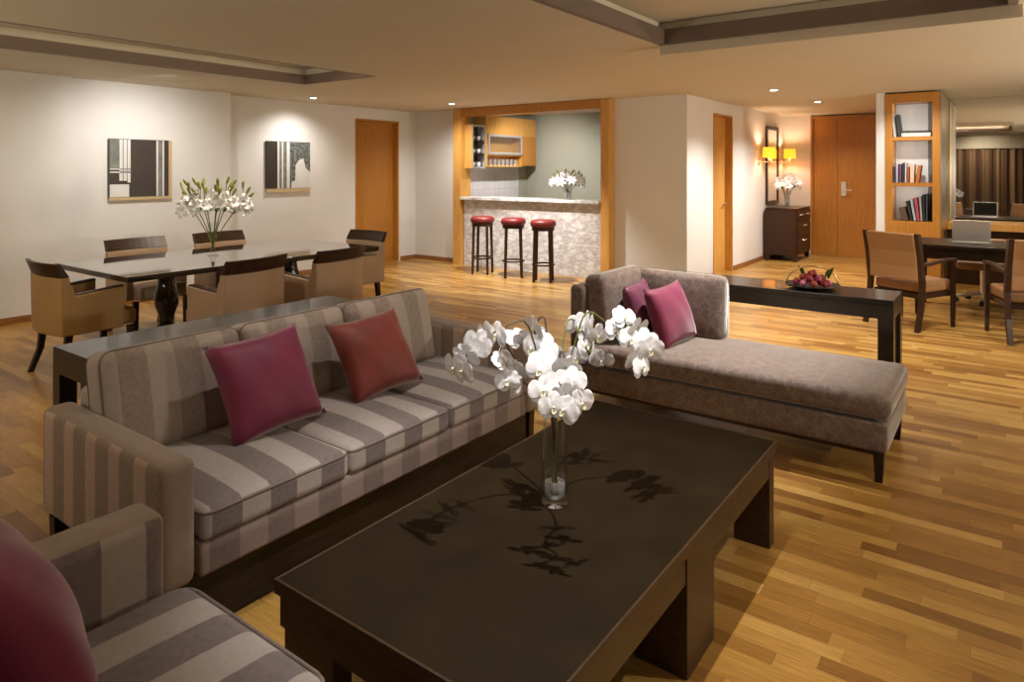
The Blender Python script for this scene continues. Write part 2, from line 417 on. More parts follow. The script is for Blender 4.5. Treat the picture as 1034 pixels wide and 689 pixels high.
def taper_leg(bm, x, y, z0, z1, w0, w1, dx=0, dy=0, mid=None):
    """square leg from floor (z0, width w0, offset dx, dy) to top (z1, width w1)"""
    b = [(x+dx+sx*w0/2, y+dy+sy*w0/2, z0) for sx, sy in ((-1, -1), (1, -1), (1, 1), (-1, 1))]
    t = [(x+sx*w1/2, y+sy*w1/2, z1) for sx, sy in ((-1, -1), (1, -1), (1, 1), (-1, 1))]
    if mid:
        k, mx, my = mid
        zm = z0 + (z1-z0)*k; wm = w0 + (w1-w0)*k
        m_ = [(x+mx+sx*wm/2, y+my+sy*wm/2, zm) for sx, sy in ((-1, -1), (1, -1), (1, 1), (-1, 1))]
        hexa(bm, b, m_); hexa(bm, m_, t); return bm
    return hexa(bm, b, t)
def piping(x0, x1, y0, y1, z, r=0.006, cr=0.04):
    pts = []
    for cx, cy, a0 in ((x1-cr, y1-cr, 0), (x0+cr, y1-cr, 90), (x0+cr, y0+cr, 180), (x1-cr, y0+cr, 270)):
        for k in range(5):
            a = math.radians(a0 + 22.5*k); pts.append((cx+cr*math.cos(a), cy+cr*math.sin(a), z))
    return tube(new(), pts, r, 6, closed=True)
def pillow(w, h, t, n=16, seed=1):
    """throw cushion standing in local XZ, faces along Y, centred on the origin"""
    rnd = random.Random(seed); bm = new(); ph = [rnd.uniform(0, 6) for _ in range(4)]
    def sheet(s):
        g = {}
        for i in range(n+1):
            for j in range(n+1):
                u = -1+2*i/n; v = -1+2*j/n
                k = (max(0, 1-u*u) * max(0, 1-v*v)) ** 0.42
                x = u*w/2*(1-0.09*(1-v*v)*abs(u)); z = v*h/2*(1-0.09*(1-u*u)*abs(v))
                wr = 0.004*math.sin(7*u+ph[0]+3*v)*k + 0.005*math.sin(9*v+ph[1]-2*u)*(1-k)*k
                g[i, j] = (x, s*(t/2*k + wr), z)
        return g
    f, b_ = sheet(-1), sheet(1); vf = {}; vb = {}
    for key in f:
        i, j = key
        vf[key] = bm.verts.new(f[key])
        vb[key] = vf[key] if i in (0, n) or j in (0, n) else bm.verts.new(b_[key])
    for i in range(n):
        for j in range(n):
            bm.faces.new((vf[i, j], vf[i+1, j], vf[i+1, j+1], vf[i, j+1]))
            bm.faces.new((vb[i, j], vb[i, j+1], vb[i+1, j+1], vb[i+1, j]))
    return bm

# ------------------------------------------------------------------ room shell
H = 2.52
struct('floor', B(-1.8, 13.6, -3.4, 8.6, -0.1, 0.0), 'floor')
bm = new()                                                   # ceiling with two tray recesses
def ceil_rect(x0, x1, y0, y1): box(bm, x0, x1, y0, y1, H, 2.95)
LC = (0.6, 4.95, 5.38, 6.60); RC = (1.0, 5.06, -0.04, 2.24)
ceil_rect(-1.8, 8.62, LC[3], 8.6); ceil_rect(-1.8, LC[0], LC[2], LC[3]); ceil_rect(LC[1], 8.62, LC[2], LC[3])
ceil_rect(-1.8, 8.62, RC[3], LC[2]); ceil_rect(-1.8, RC[0], RC[2], RC[3]); ceil_rect(RC[1], 8.62, RC[2], RC[3])
ceil_rect(-1.8, 8.62, -3.4, RC[2]); ceil_rect(8.62, 13.6, -3.4, 8.6)
box(bm, LC[0], LC[1], LC[2], LC[3], 2.70, 2.95); box(bm, RC[0], RC[1], RC[2], RC[3], 2.70, 2.95)
struct('ceiling', bm, 'ceil')
def band(name, R, z0, z1, t=0.05):
    bm = new(); x0, x1, y0, y1 = R
    box(bm, x0, x1, y1-t, y1, z0, z1); box(bm, x0, x1, y0, y0+t, z0, z1)
    box(bm, x0, x0+t, y0+t, y1-t, z0, z1); box(bm, x1-t, x1, y0+t, y1-t, z0, z1)
    return struct(name, bm, 'band')
band('trim_1', LC, H, H+0.105); band('trim_2', RC, H, H+0.12)
struct('trim_3', B(RC[1]-0.02, RC[1]+0.10, RC[2]-0.02, RC[3]+0.0, H-0.075, H), 'ceil')
# left wall in three stepped planes, a door hole in the last
bm = new()
box(bm, -1.8, 3.05, 8.00, 8.6, 0, H); box(bm, 3.05, 4.92, 8.10, 8.6, 0, H)
box(bm, 4.92, 7.16, 8.30, 8.6, 0, H); box(bm, 8.10, 8.62, 8.30, 8.6, 0, H); box(bm, 7.16, 8.10, 8.30, 8.6, 2.34, H)
struct('wall_left', bm, 'wall')
bm = new()
box(bm, 8.5, 8.62, 7.28, 8.3, 0, H); box(bm, 8.5, 8.62, 3.4, 4.45, 0, H)
struct('wall_bar', bm, 'wall')
bm = new()
box(bm, 8.62, 9.47, 3.4, 3.6, 0, H); box(bm, 10.30, 13.4, 3.4, 3.6, 0, H); box(bm, 9.47, 10.30, 3.4, 3.6, 2.34, H)
struct('wall_corridor', bm, 'wall')
bm = new()
box(bm, 13.2, 13.4, 2.93, 3.4, 0, H); box(bm, 13.2, 13.4, -3.4, 1.88, 0, H)
struct('wall_entrance', bm, 'wall')
struct('wall_bookcase', B(9.86, 13.2, 1.295, 1.395, 0, H), 'wall')
struct('trim_6', B(10.2, 13.15, 1.396, 1.42, 0, 2.46), 'orange')
struct('wall_study', B(11.24, 11.34, -3.2, 1.295, 0, H), 'wall')
struct('wall_right', B(-1.8, 13.2, -3.4, -3.2, 0, H), 'wall')
bm = new(); box(bm, -1.8, -1.66, -3.2, 8.0, 0, H)
struct('wall_rear', bm, 'wall')
bm = new()
box(bm, 10.3, 10.4, 4.3, 7.32, 0, H); box(bm, 8.62, 10.3, 4.30, 4.44, 0, H); box(bm, 8.62, 10.4, 7.20, 7.32, 0, H)
struct('wall_kitchen', bm, 'green')
# skirting
def skirt(name, *rects):
    bm = new()
    for r in rects: box(bm, *r, 0, 0.07)
    struct(name, bm, 'base')
skirt('baseboard_left', (-1.66, 3.05, 7.985, 8.0), (3.05, 4.92, 8.085, 8.10), (4.92, 7.10, 8.285, 8.30), (8.14, 8.5, 8.285, 8.30))
skirt('baseboard_bar', (8.485, 8.5, 7.30, 8.285), (8.485, 8.5, 3.385, 4.43))
skirt('baseboard_corridor', (8.5, 9.44, 3.385, 3.40), (10.33, 13.2, 3.385, 3.40))
# left door
d = thing('door', 'orange wooden flush door in the far left wall beside the bar', 'door', (7.16, 8.30, 0)); d['kind'] = 'structure'; d.name = 'door_1'
bm = new(); box(bm, 0, 0.03, -0.006, 0.2, 0, 2.34); box(bm, 0.91, 0.94, -0.006, 0.2, 0, 2.34); box(bm, 0.03, 0.91, -0.006, 0.2, 2.31, 2.34)
obj('door_frame', bm, 'orange', d)
obj('door_leaf', B(0.03, 0.91, 0.11, 0.15, 0.0, 2.31), 'orange', d)
d = thing('door', 'x', 'door', (9.47, 3.40, 0)); d['kind'] = 'structure'; d.name = 'door_2'; d['label'] = 'narrow golden wooden door in the corridor wall'
bm = new(); box(bm, 0, 0.03, -0.006, 0.16, 0, 2.34); box(bm, 0.80, 0.83, -0.006, 0.16, 0, 2.34); box(bm, 0.03, 0.80, -0.006, 0.16, 2.31, 2.34)
obj('door_frame', bm, 'orange', d)
obj('door_leaf', B(0.03, 0.80, 0.10, 0.14, 0.0, 2.31), 'honey', d)
bm = new(); tube(bm, [(0.72, 0.10, 1.02), (0.72, 0.05, 1.02), (0.62, 0.05, 1.02)], 0.011); lathe(bm, [(0.028, 0), (0.028, 0.01)], 14, (0.72, 0.09, 1.0))
obj('door_handle', bm, 'steel', d)
d = thing('door', 'x', 'door', (13.2, 2.405, 0)); d['kind'] = 'structure'; d.name = 'door_3'; d['label'] = 'tall orange double entrance door with steel handle at corridor end'
bm = new(); box(bm, -0.01, 0.15, 0.49, 0.525, 0, 2.5); box(bm, -0.01, 0.15, -0.525, -0.49, 0, 2.5); box(bm, -0.01, 0.15, -0.49, 0.49, 2.46, 2.5)
obj('door_frame', bm, 'orange', d)
obj('door_leaf', B(0.02, 0.06, 0.085, 0.49, 0.0, 2.46), 'orange', d)
obj('door_leaf', B(0.02, 0.06, -0.49, 0.08, 0.0, 2.46), 'orange', d)
bm = new(); rb(bm, (0.003, -0.065, 1.06), (0.02, 0.02, 1.32), 0.006); tube(bm, [(0.01, -0.03, 1.17), (-0.05, -0.03, 1.17), (-0.05, -0.16, 1.17)], 0.011)
obj('door_handle', bm, 'steel', d)
struct('threshold_strip', B(9.17, 9.20, -3.1, 1.28, 0.0, 0.012), 'brass').name = 'trim_4'

# ------------------------------------------------------------------ bar opening
t = thing('bar_surround', 'thick golden wooden frame around the bar opening', 'frame', (8.32, 5.85, 0))
def jamb(y0, y1):
    return B(0, 0.25, y0-5.85, y1-5.85, 0, 2.515)
obj('jamb', jamb(7.12, 7.28), 'honey', t); obj('jamb', jamb(4.45, 4.575), 'honey', t)
obj('head', B(0, 0.25, 4.575-5.85, 7.12-5.85, 2.385, 2.515), 'orange', t)
t = thing('bar_counter', 'marble clad bar counter with pale stone top behind three stools', 'counter', (8.38, 5.85, 0))
obj('front_panel', B(0, 0.30, 4.60-5.85, 7.10-5.85, 0, 1.055), 'marble', t)
obj('counter_top', RB((-0.10, 4.585-5.85, 1.055), (0.40, 7.115-5.85, 1.10), 0.008, n=3, seg=2), 'marbletop', t)
# kitchen wall units behind the bar
t = thing('wall_cabinet', 'golden wall cabinet with framed glass niche behind the bar', 'cabinet', (8.74, 7.2, 1.6))
bm = new()
box(bm, 0, 1.45, -0.27, 0, 0.52, 0.83); box(bm, 0, 0.03, -0.27, 0, 0, 0.52); box(bm, 1.02, 1.45, -0.26, 0, 0, 0.52)
box(bm, 0, 1.02, -0.05, 0, 0, 0.52); box(bm, 0, 1.02, -0.27, 0, -0.02, 0.0); box(bm, 0.03, 1.02, -0.27, -0.05, 0.17, 0.19)
obj('body', bm, 'honey', t)
obj('cabinet_door', B(1.03, 1.44, -0.28, -0.26, 0.005, 0.515), 'orange', t)
bm = new(); box(bm, 0.05, 1.00, -0.29, -0.27, 0.19, 0.225); box(bm, 0.05, 1.00, -0.29, -0.27, 0.485, 0.52); box(bm, 0.05, 0.085, -0.29, -0.27, 0.225, 0.485); box(bm, 0.965, 1.00, -0.29, -0.27, 0.225, 0.485)
f = obj('glass_frame', bm, 'silver', t)
obj('pane', B(0.085, 0.965, -0.283, -0.277, 0.225, 0.485), 'glass', f)
t = thing('cup_shelf', 'narrow dark open shelf of white cups left of golden wall cabinet', 'shelf', (8.41, 7.112, 1.56))
obj('side_panel', B(0, 0.02, -0.165, 0, 0, 0.70), 'honey', t)
bm = new(); box(bm, 0, 0.02, -0.17, -0.165, 0, 0.70); box(bm, 0.31, 0.335, -0.17, 0, 0, 0.70); box(bm, 0.02, 0.31, -0.17, 0, 0.675, 0.70); box(bm, 0.02, 0.31, -0.17, 0, 0, 0.025)
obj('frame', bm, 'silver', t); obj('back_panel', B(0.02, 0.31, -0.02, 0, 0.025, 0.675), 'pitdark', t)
for z in (0.225, 0.435): obj('shelf_board', B(0.02, 0.31, -0.16, -0.02, z, z+0.012), 'walnut', t)
def cup(loc, label, first=[]):
    if first: return dup(first[0], loc, None, label)
    c = thing('coffee_cup', label, 'cup', loc, 0, 'white cups on the kitchen shelf')
    obj('bowl', lathe(new(), [(0.022, 0), (0.03, 0.006), (0.042, 0.07), (0.038, 0.068), (0.02, 0.012)], 14), 'white', c, True)
    bm = new(); tube(bm, [(0.036, 0, 0.055), (0.062, 0, 0.052), (0.064, 0, 0.03), (0.033, 0, 0.02)], 0.005, 6); obj('handle', bm, 'white', c, True)
    first.append(c); return c
for z, nm in ((1.5855, 'lowest'), (1.7975, 'middle'), (2.0075, 'top')):
    cup((8.50, 7.02, z), 'white cup on the %s board of narrow bar shelf, left one' % nm)
    cup((8.64, 7.02, z), 'white cup on the %s board of narrow bar shelf, right one' % nm)
gl0 = None
for k in range(8):
    x = 8.85 + 0.117*k
    if gl0 is None:
        gl0 = thing('drinking_glass', 'clear drinking glass lined up under the glass niche behind the bar', 'glass', (x, 7.02, 1.601), 0, 'glasses under the bar niche')
        obj('bowl', lathe(new(), [(0.026, 0.008), (0.034, 0.11)], 14, cap=False), 'water', gl0, True)
        obj('base', lathe(new(), [(0.027, 0), (0.027, 0.008)], 14), 'white', gl0, True)
    else: dup(gl0, (x, 7.02, 1.601))
struct('splash_tiles', B(8.62, 10.0, 7.185, 7.2, 1.0, 1.575), 'tile').name = 'trim_5'

# ------------------------------------------------------------------ bar stools
def make_stool(label):
    t = thing('bar_stool', label, 'stool', (0, 0, 0), 0, 'bar stools')
    obj('seat', lathe(new(), [(0.11, 0.755), (0.165, 0.757), (0.178, 0.775), (0.18, 0.80), (0.172, 0.828), (0.14, 0.845), (0.06, 0.85)], 28), 'red', t, True)
    obj('seat_frame', lathe(new(), [(0.155, 0.70), (0.16, 0.757)], 28), 'walnut', t)
    for k in range(4):
        a = PI/4 + k*PI/2 + 0.35
        bm = new(); taper_leg(bm, 0, 0, 0, 0.757, 0.026, 0.032)
        bmesh.ops.rotate(bm, verts=bm.verts[:], cent=(0, 0, 0), matrix=Matrix.Rotation(a, 3, 'Z'))
        for v in bm.verts:
            r = 0.142 if v.co.z > 0.5 else 0.165
            v.co.x += r*math.cos(a); v.co.y += r*math.sin(a)
        obj('leg', bm, 'walnut', t)
    pts = [(0.152*math.cos(2*PI*k/28), 0.152*math.sin(2*PI*k/28), 0.235) for k in range(28)]
    obj('foot_ring', tube(new(), pts, 0.012, 8, closed=True), 'walnut', t, True)
    return t
st = make_stool('red topped bar stool at the left, nearest the frame post')
st.location = (7.86, 6.30, 0)
dup(st, (7.84, 5.72, 0), 0.3, 'red topped bar stool in the middle of the three')
dup(st, (7.78, 5.17, 0), 0.1, 'red topped bar stool at the right, nearest the daybed')

# ------------------------------------------------------------------ lilies
def lily_flower(r=0.08):
    bm = new()
    for k in range(6):
        a = k*PI/3; rr = r*(1.0 if k % 2 else 0.92); wd = r*0.23
        prev = None
        for i in range(6):
            s = i/5
            rad = rr*(0.12+0.88*s); z = r*0.5*(1-(1-s)**2) - r*0.9*max(0, s-0.55)
            wid = wd*math.sin(PI*min(1, 0.12+0.86*s))**0.8
            c_ = Vector((rad*math.cos(a), rad*math.sin(a), z)); tt = Vector((-math.sin(a), math.cos(a), 0))
            row = [bm.verts.new(c_ - tt*wid + Vector((0, 0, wid*0.25))), bm.verts.new(c_), bm.verts.new(c_ + tt*wid + Vector((0, 0, wid*0.25)))]
            if prev:
                for q in range(2): bm.faces.new((prev[q], prev[q+1], row[q+1], row[q]))
            prev = row
    return bm
def bud_bm(l=0.09, r=0.014):
    return lathe(new(), [(0.004, 0), (r*0.8, l*0.2), (r, l*0.5), (r*0.8, l*0.8), (0.003, l)], 8)
def leaf_bm(l=0.12, wd=0.02):
    bm = new(); prev = None
    for i in range(6):
        s = i/5; wv = wd*math.sin(PI*min(0.98, 0.1+0.88*s)); z = l*s*0.6; x = l*s*0.8; z -= l*0.25*s*s
        row = [bm.verts.new((x, -wv, z+wv*0.4)), bm.verts.new((x, 0, z)), bm.verts.new((x, wv, z+wv*0.4))]
        if prev:
            for q in range(2): bm.faces.new((prev[q], prev[q+1], row[q+1], row[q]))
        prev = row
    return bm
LF = {}
def shared(key, fn, *a):
    if key not in LF:
        me = bpy.data.meshes.new(key); b = fn(*a); b.to_mesh(me); b.free()
        for p in me.polygons: p.use_smooth = True
        LF[key] = me
    return LF[key]
def inst(name, me, m, parent, loc, direction, roll=0.0, scale=1.0):
    o = bpy.data.objects.new(name, me)
    if not me.materials: me.materials.append(M[m])
    C.objects.link(o); o.parent = parent; o.location = loc
    q = Vector(direction).to_track_quat('Z', 'Y')
    o.rotation_euler = (q.to_matrix() @ Matrix.Rotation(roll, 3, 'Z')).to_euler()
    o.scale = (scale,)*3
    return o
def lily_bunch(base, n, spread, h, fr, label, group, seed, nf=2, nb=2, up=0.12, dome=0.5):
    rnd = random.Random(seed); bx, by, bz = base
    for k in range(n):
        a = 2*PI*k/n + rnd.uniform(-.25, .25); rr = spread*(0.45 + 0.55*((k*0.618) % 1))
        t = thing('lily_stem', label, 'flower', base, 0, group)
        tip = Vector((rr*math.cos(a), rr*math.sin(a), h*(1 - dome*0.35*(rr/spread)**2 + rnd.uniform(-.04, .04))))
        b0 = Vector((-0.012*math.cos(a), -0.012*math.sin(a), 0.012))
        mid = Vector((rr*0.33*math.cos(a), rr*0.33*math.sin(a), tip.z*0.55))
        pts = [b0.lerp(mid, s).lerp(mid.lerp(tip, s), s) for s in [i/7 for i in range(8)]]
        obj('stem', tube(new(), pts, 0.0045, 6), 'stem', t, True)
        out = Vector((math.cos(a), math.sin(a), 0))
        for q in range(nf):
            aa = a + (q-(nf-1)/2)*1.3 + rnd.uniform(-.2, .2)
            o_ = Vector((math.cos(aa), math.sin(aa), 0)); d_ = (o_ + Vector((0, 0, rnd.uniform(-0.1, 0.6)))).normalized()
            p = tip + o_*0.045 + Vector((0, 0, -0.045*q + rnd.uniform(-.02, .02)))
            obj('flower_stalk', tube(new(), [pts[5], p - d_*0.004], 0.003, 5), 'stem', t)
            inst('flower', shared('lily%.3f' % fr, lily_flower, fr), 'petal', t, p, d_, rnd.uniform(0, 1))
        for q in range(nb):
            d_ = (out*rnd.uniform(.2, 1.0) + Vector((rnd.uniform(-.3, .3), rnd.uniform(-.3, .3), 1))).normalized()
            p = tip + Vector((rnd.uniform(-.02, .02), rnd.uniform(-.02, .02), up*0.3*q))
            s = tube(new(), [tip - Vector((0, 0, 0.01)), p + d_*0.03], 0.003, 5); obj('bud_stalk', s, 'stem', t)
            inst('bud', shared('lbud%.3f' % fr, bud_bm, fr*1.15, fr*0.17), 'bud', t, p + d_*0.03, d_)
        for q in range(2):
            aa = a + q*2.2 + 0.6
            inst('leaf', shared('lleaf%.3f' % fr, leaf_bm, fr*1.3, fr*0.17), 'leaf', t, pts[5], (0, 0, 1), aa)
# vase on the bar counter
def vase(name, label, loc, prof_o, prof_i, water=None, cat='vase'):
    t = thing(name, label, cat, loc)
    bm = lathe(new(), prof_o, 32, cap=False); bm.faces.new([v for v in bm.verts[:32]][::-1]) if bm.verts.ensure_lookup_table() is None else None
    obj('body', bm, 'glass', t, True)
    if water: obj('water', lathe(new(), water, 28), 'water', t, True)
    return t
vase('flower_vase', 'clear glass vase of white lilies on the bar counter', (8.52, 5.23, 1.101), [(0.05, 0), (0.055, 0.005), (0.06, 0.22)], [(0.045, 0.02), (0.056, 0.22)], [(0.044, 0.022), (0.051, 0.12)])
lily_bunch((8.52, 5.23, 1.125), 9, 0.19, 0.34, 0.085, 'white lily stem in the glass vase on the bar counter', 'lilies on the bar counter', 3, 2, 1, 0.1, 0.9)

# ------------------------------------------------------------------ entrance: chest, mirror, lamps, lilies
t = thing('chest_of_drawers', 'dark walnut chest of drawers under the corridor wall mirror', 'chest', (11.84, 2.85, 0))
bm = prism(new(), [(0, 0.10), (0, 0.87), (0.50, 0.87), (0.52, 0.84), (0.53, 0.78), (0.53, 0.10)], 0, 0, 0.92)
obj('body', bm, 'walnut', t, bevel=0.006)
obj('top', RB((-0.01, -0.015, 0.87), (0.93, 0.50, 0.89), 0.006, n=2), 'walnut', t)
for (x0, x1, z0, z1, hs) in ((0.02, 0.455, 0.67, 0.85, (0.24,)), (0.465, 0.90, 0.67, 0.85, (0.68,)), (0.02, 0.90, 0.42, 0.66, (0.46,)), (0.02, 0.90, 0.13, 0.41, (0.46,))):
    dr = obj('drawer', B(x0, x1, -0.018, 0.0, z0, z1), 'walnut', t, bevel=0.003)
    for hx in hs: obj('drawer_handle', tube(new(), [(hx-0.09, -0.02, z1-0.07), (hx-0.085, -0.045, z1-0.07), (hx+0.085, -0.045, z1-0.07), (hx+0.09, -0.02, z1-0.07)], 0.007, 6), 'steel', dr)
for x, y, dx, dy in ((0.06, 0.05, -0.03, -0.02), (0.86, 0.05, 0.03, -0.02), (0.06, 0.47, -0.03, 0.0), (0.86, 0.47, 0.03, 0.0)):
    obj('foot', taper_leg(new(), x, y, 0, 0.11, 0.05, 0.10, dx, dy), 'walnut', t)
t = thing('wall_mirror', 'tall dark framed mirror on the corridor wall above chest', 'mirror', (12.02, 3.40, 0.93))
bm = new(); W_, H_ = 0.74, 1.36
box(bm, 0, 0.06, -0.03, 0, 0, H_); box(bm, W_-0.06, W_, -0.03, 0, 0, H_); box(bm, 0.06, W_-0.06, -0.03, 0, 0, 0.06); box(bm, 0.06, W_-0.06, -0.03, 0, H_-0.06, H_)
obj('frame', bm, 'walnut', t); obj('mirror_glass', B(0.06, W_-0.06, -0.018, 0, 0.06, H_-0.06), 'mirror', t)
def sconce(x, label):
    t = thing('wall_lamp', label, 'lamp', (x, 3.40, 1.67), 0, 'amber wall lamps beside the mirror')
    obj('wall_plate', RB((-0.03, -0.02, -0.07), (0.03, 0, 0.07), 0.008, n=2), 'steel', t)
    obj('arm', tube(new(), [(0, -0.02, 0), (0, -0.10, -0.01), (0, -0.18, -0.005), (0, -0.18, 0.09)], 0.009, 8), 'steel', t, True)
    bm = lathe(new(), [(0.105, 0.07), (0.095, 0.235), (0.091, 0.235), (0.101, 0.07)], 24, (0, -0.18, 0), cap=False)
    obj('lamp_shade', bm, 'shade', t, True)
    l = point(x, 3.22, 1.83, 6, 0.03, WARM)
sconce(11.60, 'amber shaded wall lamp left of the corridor mirror')
sconce(12.90, 'amber shaded wall lamp right of the corridor mirror')
vase('flower_vase', 'slim glass vase of white lilies on the walnut chest', (12.24, 3.10, 0.891), [(0.035, 0), (0.04, 0.005), (0.05, 0.28)], [(0.032, 0.02), (0.046, 0.28)], [(0.031, 0.022), (0.037, 0.16)])
lily_bunch((12.24, 3.10, 0.915), 8, 0.17, 0.50, 0.09, 'white lily stem in the slim vase on the walnut chest', 'lilies on the walnut chest', 5, 2, 0, 0.1, 0.9)

# ------------------------------------------------------------------ downlights
def downlight(x, y, label, first=[]):
    if first: return dup(first[0], (x, y, H), None, label)
    t = thing('downlight', label, 'ceiling light', (x, y, H), 0, 'recessed ceiling downlights')
    bm = lathe(new(), [(0.042, -0.004), (0.058, -0.006), (0.060, 0.0), (0.042, 0.0)], 24, cap=False)
    obj('trim_ring', bm, 'white', t, True)
    obj('lens', lathe(new(), [(0.041, -0.003), (0.041, -0.001)], 20), 'lens', t)
    first.append(t); return t
downlight(5.92, 7.72, 'lit round downlight above the right picture on left wall')
downlight(7.69, 6.755, 'lit round downlight just left of the bar frame')
downlight(8.695, 2.36, 'nearer of the two lit downlights in the corridor ceiling')
downlight(10.61, 2.26, 'farther of the two lit downlights in the corridor ceiling')

# ------------------------------------------------------------------ pictures on the left wall
t = thing('framed_picture', 'square dark print with pale curtain folds at its left, left picture', 'picture', (3.445, 8.10, 1.19))
obj('frame', B(0, 0.70, -0.035, -0.002, 0, 0.69), 'artedge', t)  # beige shows as a margin right of and below the print
bm = new(); y = -0.037
def pr_(x0, x1, z0, z1, mi): box(bm, x0, x1, y-0.002*mi, -0.03, z0, z1, mi)
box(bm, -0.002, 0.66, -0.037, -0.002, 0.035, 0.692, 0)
for x0, x1, z0, z1, mi in ((0.004, 0.10, 0.36, 0.686, 2), (0.105, 0.14, 0.22, 0.686, 1), (0.148, 0.185, 0.22, 0.686, 1), (0.192, 0.225, 0.2, 0.686, 1), (0.004, 0.225, 0.345, 0.358, 1), (0.004, 0.225, 0.31, 0.325, 1), (0.004, 0.21, 0.038, 0.18, 1), (0.515, 0.535, 0.038, 0.686, 1), (0.535, 0.58, 0.038, 0.686, 2), (0.585, 0.605, 0.038, 0.686, 1)):
    box(bm, x0, x1, -0.0375, -0.034, z0, z1, mi)
obj('print', bm, None, t, mats=['artdark', 'artlight', 'artgrey'])
t = thing('framed_picture', 'square print with dark left half and bright archway, right picture', 'picture', (5.56, 8.30, 1.22))
obj('frame', B(0, 0.72, -0.035, -0.002, 0, 0.71), 'artedge', t)  # beige shows as a margin below the print
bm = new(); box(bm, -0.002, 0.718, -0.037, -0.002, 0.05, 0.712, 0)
for x0, x1, z0, z1, mi in ((0.17, 0.20, 0.052, 0.706, 1), (0.20, 0.24, 0.052, 0.706, 2), (0.24, 0.265, 0.052, 0.706, 1), (0.265, 0.32, 0.052, 0.706, 2), (0.32, 0.37, 0.052, 0.706, 1), (0.37, 0.716, 0.052, 0.706, 3)):
    box(bm, x0, x1, -0.0375, -0.034, z0, z1, mi)
prism(bm, [(0.40, 0.052), (0.716, 0.052), (0.716, 0.28), (0.64, 0.34), (0.60, 0.48), (0.52, 0.45), (0.47, 0.38), (0.46, 0.16), (0.40, 0.14)], 1, -0.0385, -0.036)
bm.faces.ensure_lookup_table()
for f in bm.faces[-11:]: f.material_index = 1
obj('print', bm, None, t, mats=['artdark', 'artlight', 'artgrey', 'artmottle'])

# ------------------------------------------------------------------ bookcase and study niche
t = thing('bookcase', 'orange wooden open bookcase built in beside the entrance corridor', 'bookcase', (9.85, 0.99, 0))
y0, y1 = 0.690-0.99, 1.293-0.99; a0, a1 = 0.775-0.99, 1.211-0.99
bm = new(); box(bm, 0, 0.40, y0, a0, 0, 2.5); box(bm, 0, 0.40, a1, y1, 0, 2.5); box(bm, 0, 0.40, a0, a1, 2.385, 2.5)
obj('frame', bm, 'orange', t)
obj('lower_panel', B(0, 0.40, a0, a1, 0, 0.885), 'orange', t)
obj('back_panel', B(0.36, 0.40, a0, a1, 0.885, 2.385), 'wall', t)
for z in (1.325, 1.905): obj('shelf_board', B(0.012, 0.36, a0, a1, z, z+0.045), 'orange', t)
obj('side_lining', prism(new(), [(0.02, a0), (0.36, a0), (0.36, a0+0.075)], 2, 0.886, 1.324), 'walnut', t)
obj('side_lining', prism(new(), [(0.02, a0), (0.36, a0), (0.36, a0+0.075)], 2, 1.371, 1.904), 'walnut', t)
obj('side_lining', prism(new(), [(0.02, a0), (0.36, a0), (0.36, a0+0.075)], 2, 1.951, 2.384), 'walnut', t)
bookmats = {}
def book(loc, w_, d_, h_, col, label, group, lean=0.0, flat=False, rz=0.0):
    key = tuple(col)
    if key not in bookmats: bookmats[key] = plain('book_cover', col, 0.5, var=0.06, scale=30)
    t = thing('book', label, 'book', loc, rz, group)
    bm = new(); box(bm, 0, d_, -w_/2, -w_/2+0.003, 0, h_); box(bm, 0, d_, w_/2-0.003, w_/2, 0, h_); box(bm, 0, 0.003, -w_/2, w_/2, 0, h_)
    obj('cover', bm, bookmats[key], t); obj('pages', B(0.003, d_-0.004, -w_/2+0.003, w_/2-0.003, 0.004, h_-0.004), 'page', t)
    if flat: t.rotation_euler = (PI/2, 0, rz); t.location = (loc[0], loc[1] + h_/2, loc[2] + w_/2)
    else: t.rotation_euler = (lean, 0, rz)
    return t
X_ = 9.90
book((X_, 1.185, 1.951), 0.03, 0.2, 0.30, (0.5, 0.49, 0.47), 'pale tall book leaning at left of the top bookcase shelf', 'books on the bookcase', -0.10)
book((X_, 1.13, 1.951), 0.035, 0.2, 0.29, (0.03, 0.03, 0.03), 'black tall book leaning beside a pale one on the top shelf', 'books on the bookcase', -0.12)
book((X_, 0.96, 1.951), 0.05, 0.22, 0.33, (0.6, 0.58, 0.52), 'thick pale book lying flat on the top bookcase shelf', 'books on the bookcase', flat=True)
book((X_, 0.955, 2.002), 0.025, 0.22, 0.29, (0.04, 0.035, 0.03), 'dark book lying on the pale one on the top shelf', 'books on the bookcase', flat=True)
for i, (yy, wd, hh, col, nm, ln) in enumerate(((1.195, 0.022, 0.20, (0.05, 0.05, 0.09), 'navy', 0), (1.165, 0.028, 0.24, (0.42, 0.40, 0.5), 'lilac', 0.0), (1.13, 0.025, 0.235, (0.16, 0.07, 0.14), 'purple', 0.03), (1.10, 0.024, 0.25, (0.04, 0.04, 0.05), 'black', 0.03), (1.07, 0.022, 0.25, (0.6, 0.58, 0.55), 'white', 0.02), (1.043, 0.022, 0.2, (0.45, 0.08, 0.04), 'scarlet', 0.02), (1.0, 0.05, 0.23, (0.65, 0.5, 0.36), 'cream', 0.02), (0.945, 0.04, 0.22, (0.45, 0.14, 0.03), 'orange', 0.14))):
    book((X_, yy, 1.372), wd, 0.17, hh, col, '%s spined book upright on the middle bookcase shelf' % nm, 'books on the bookcase', ln)
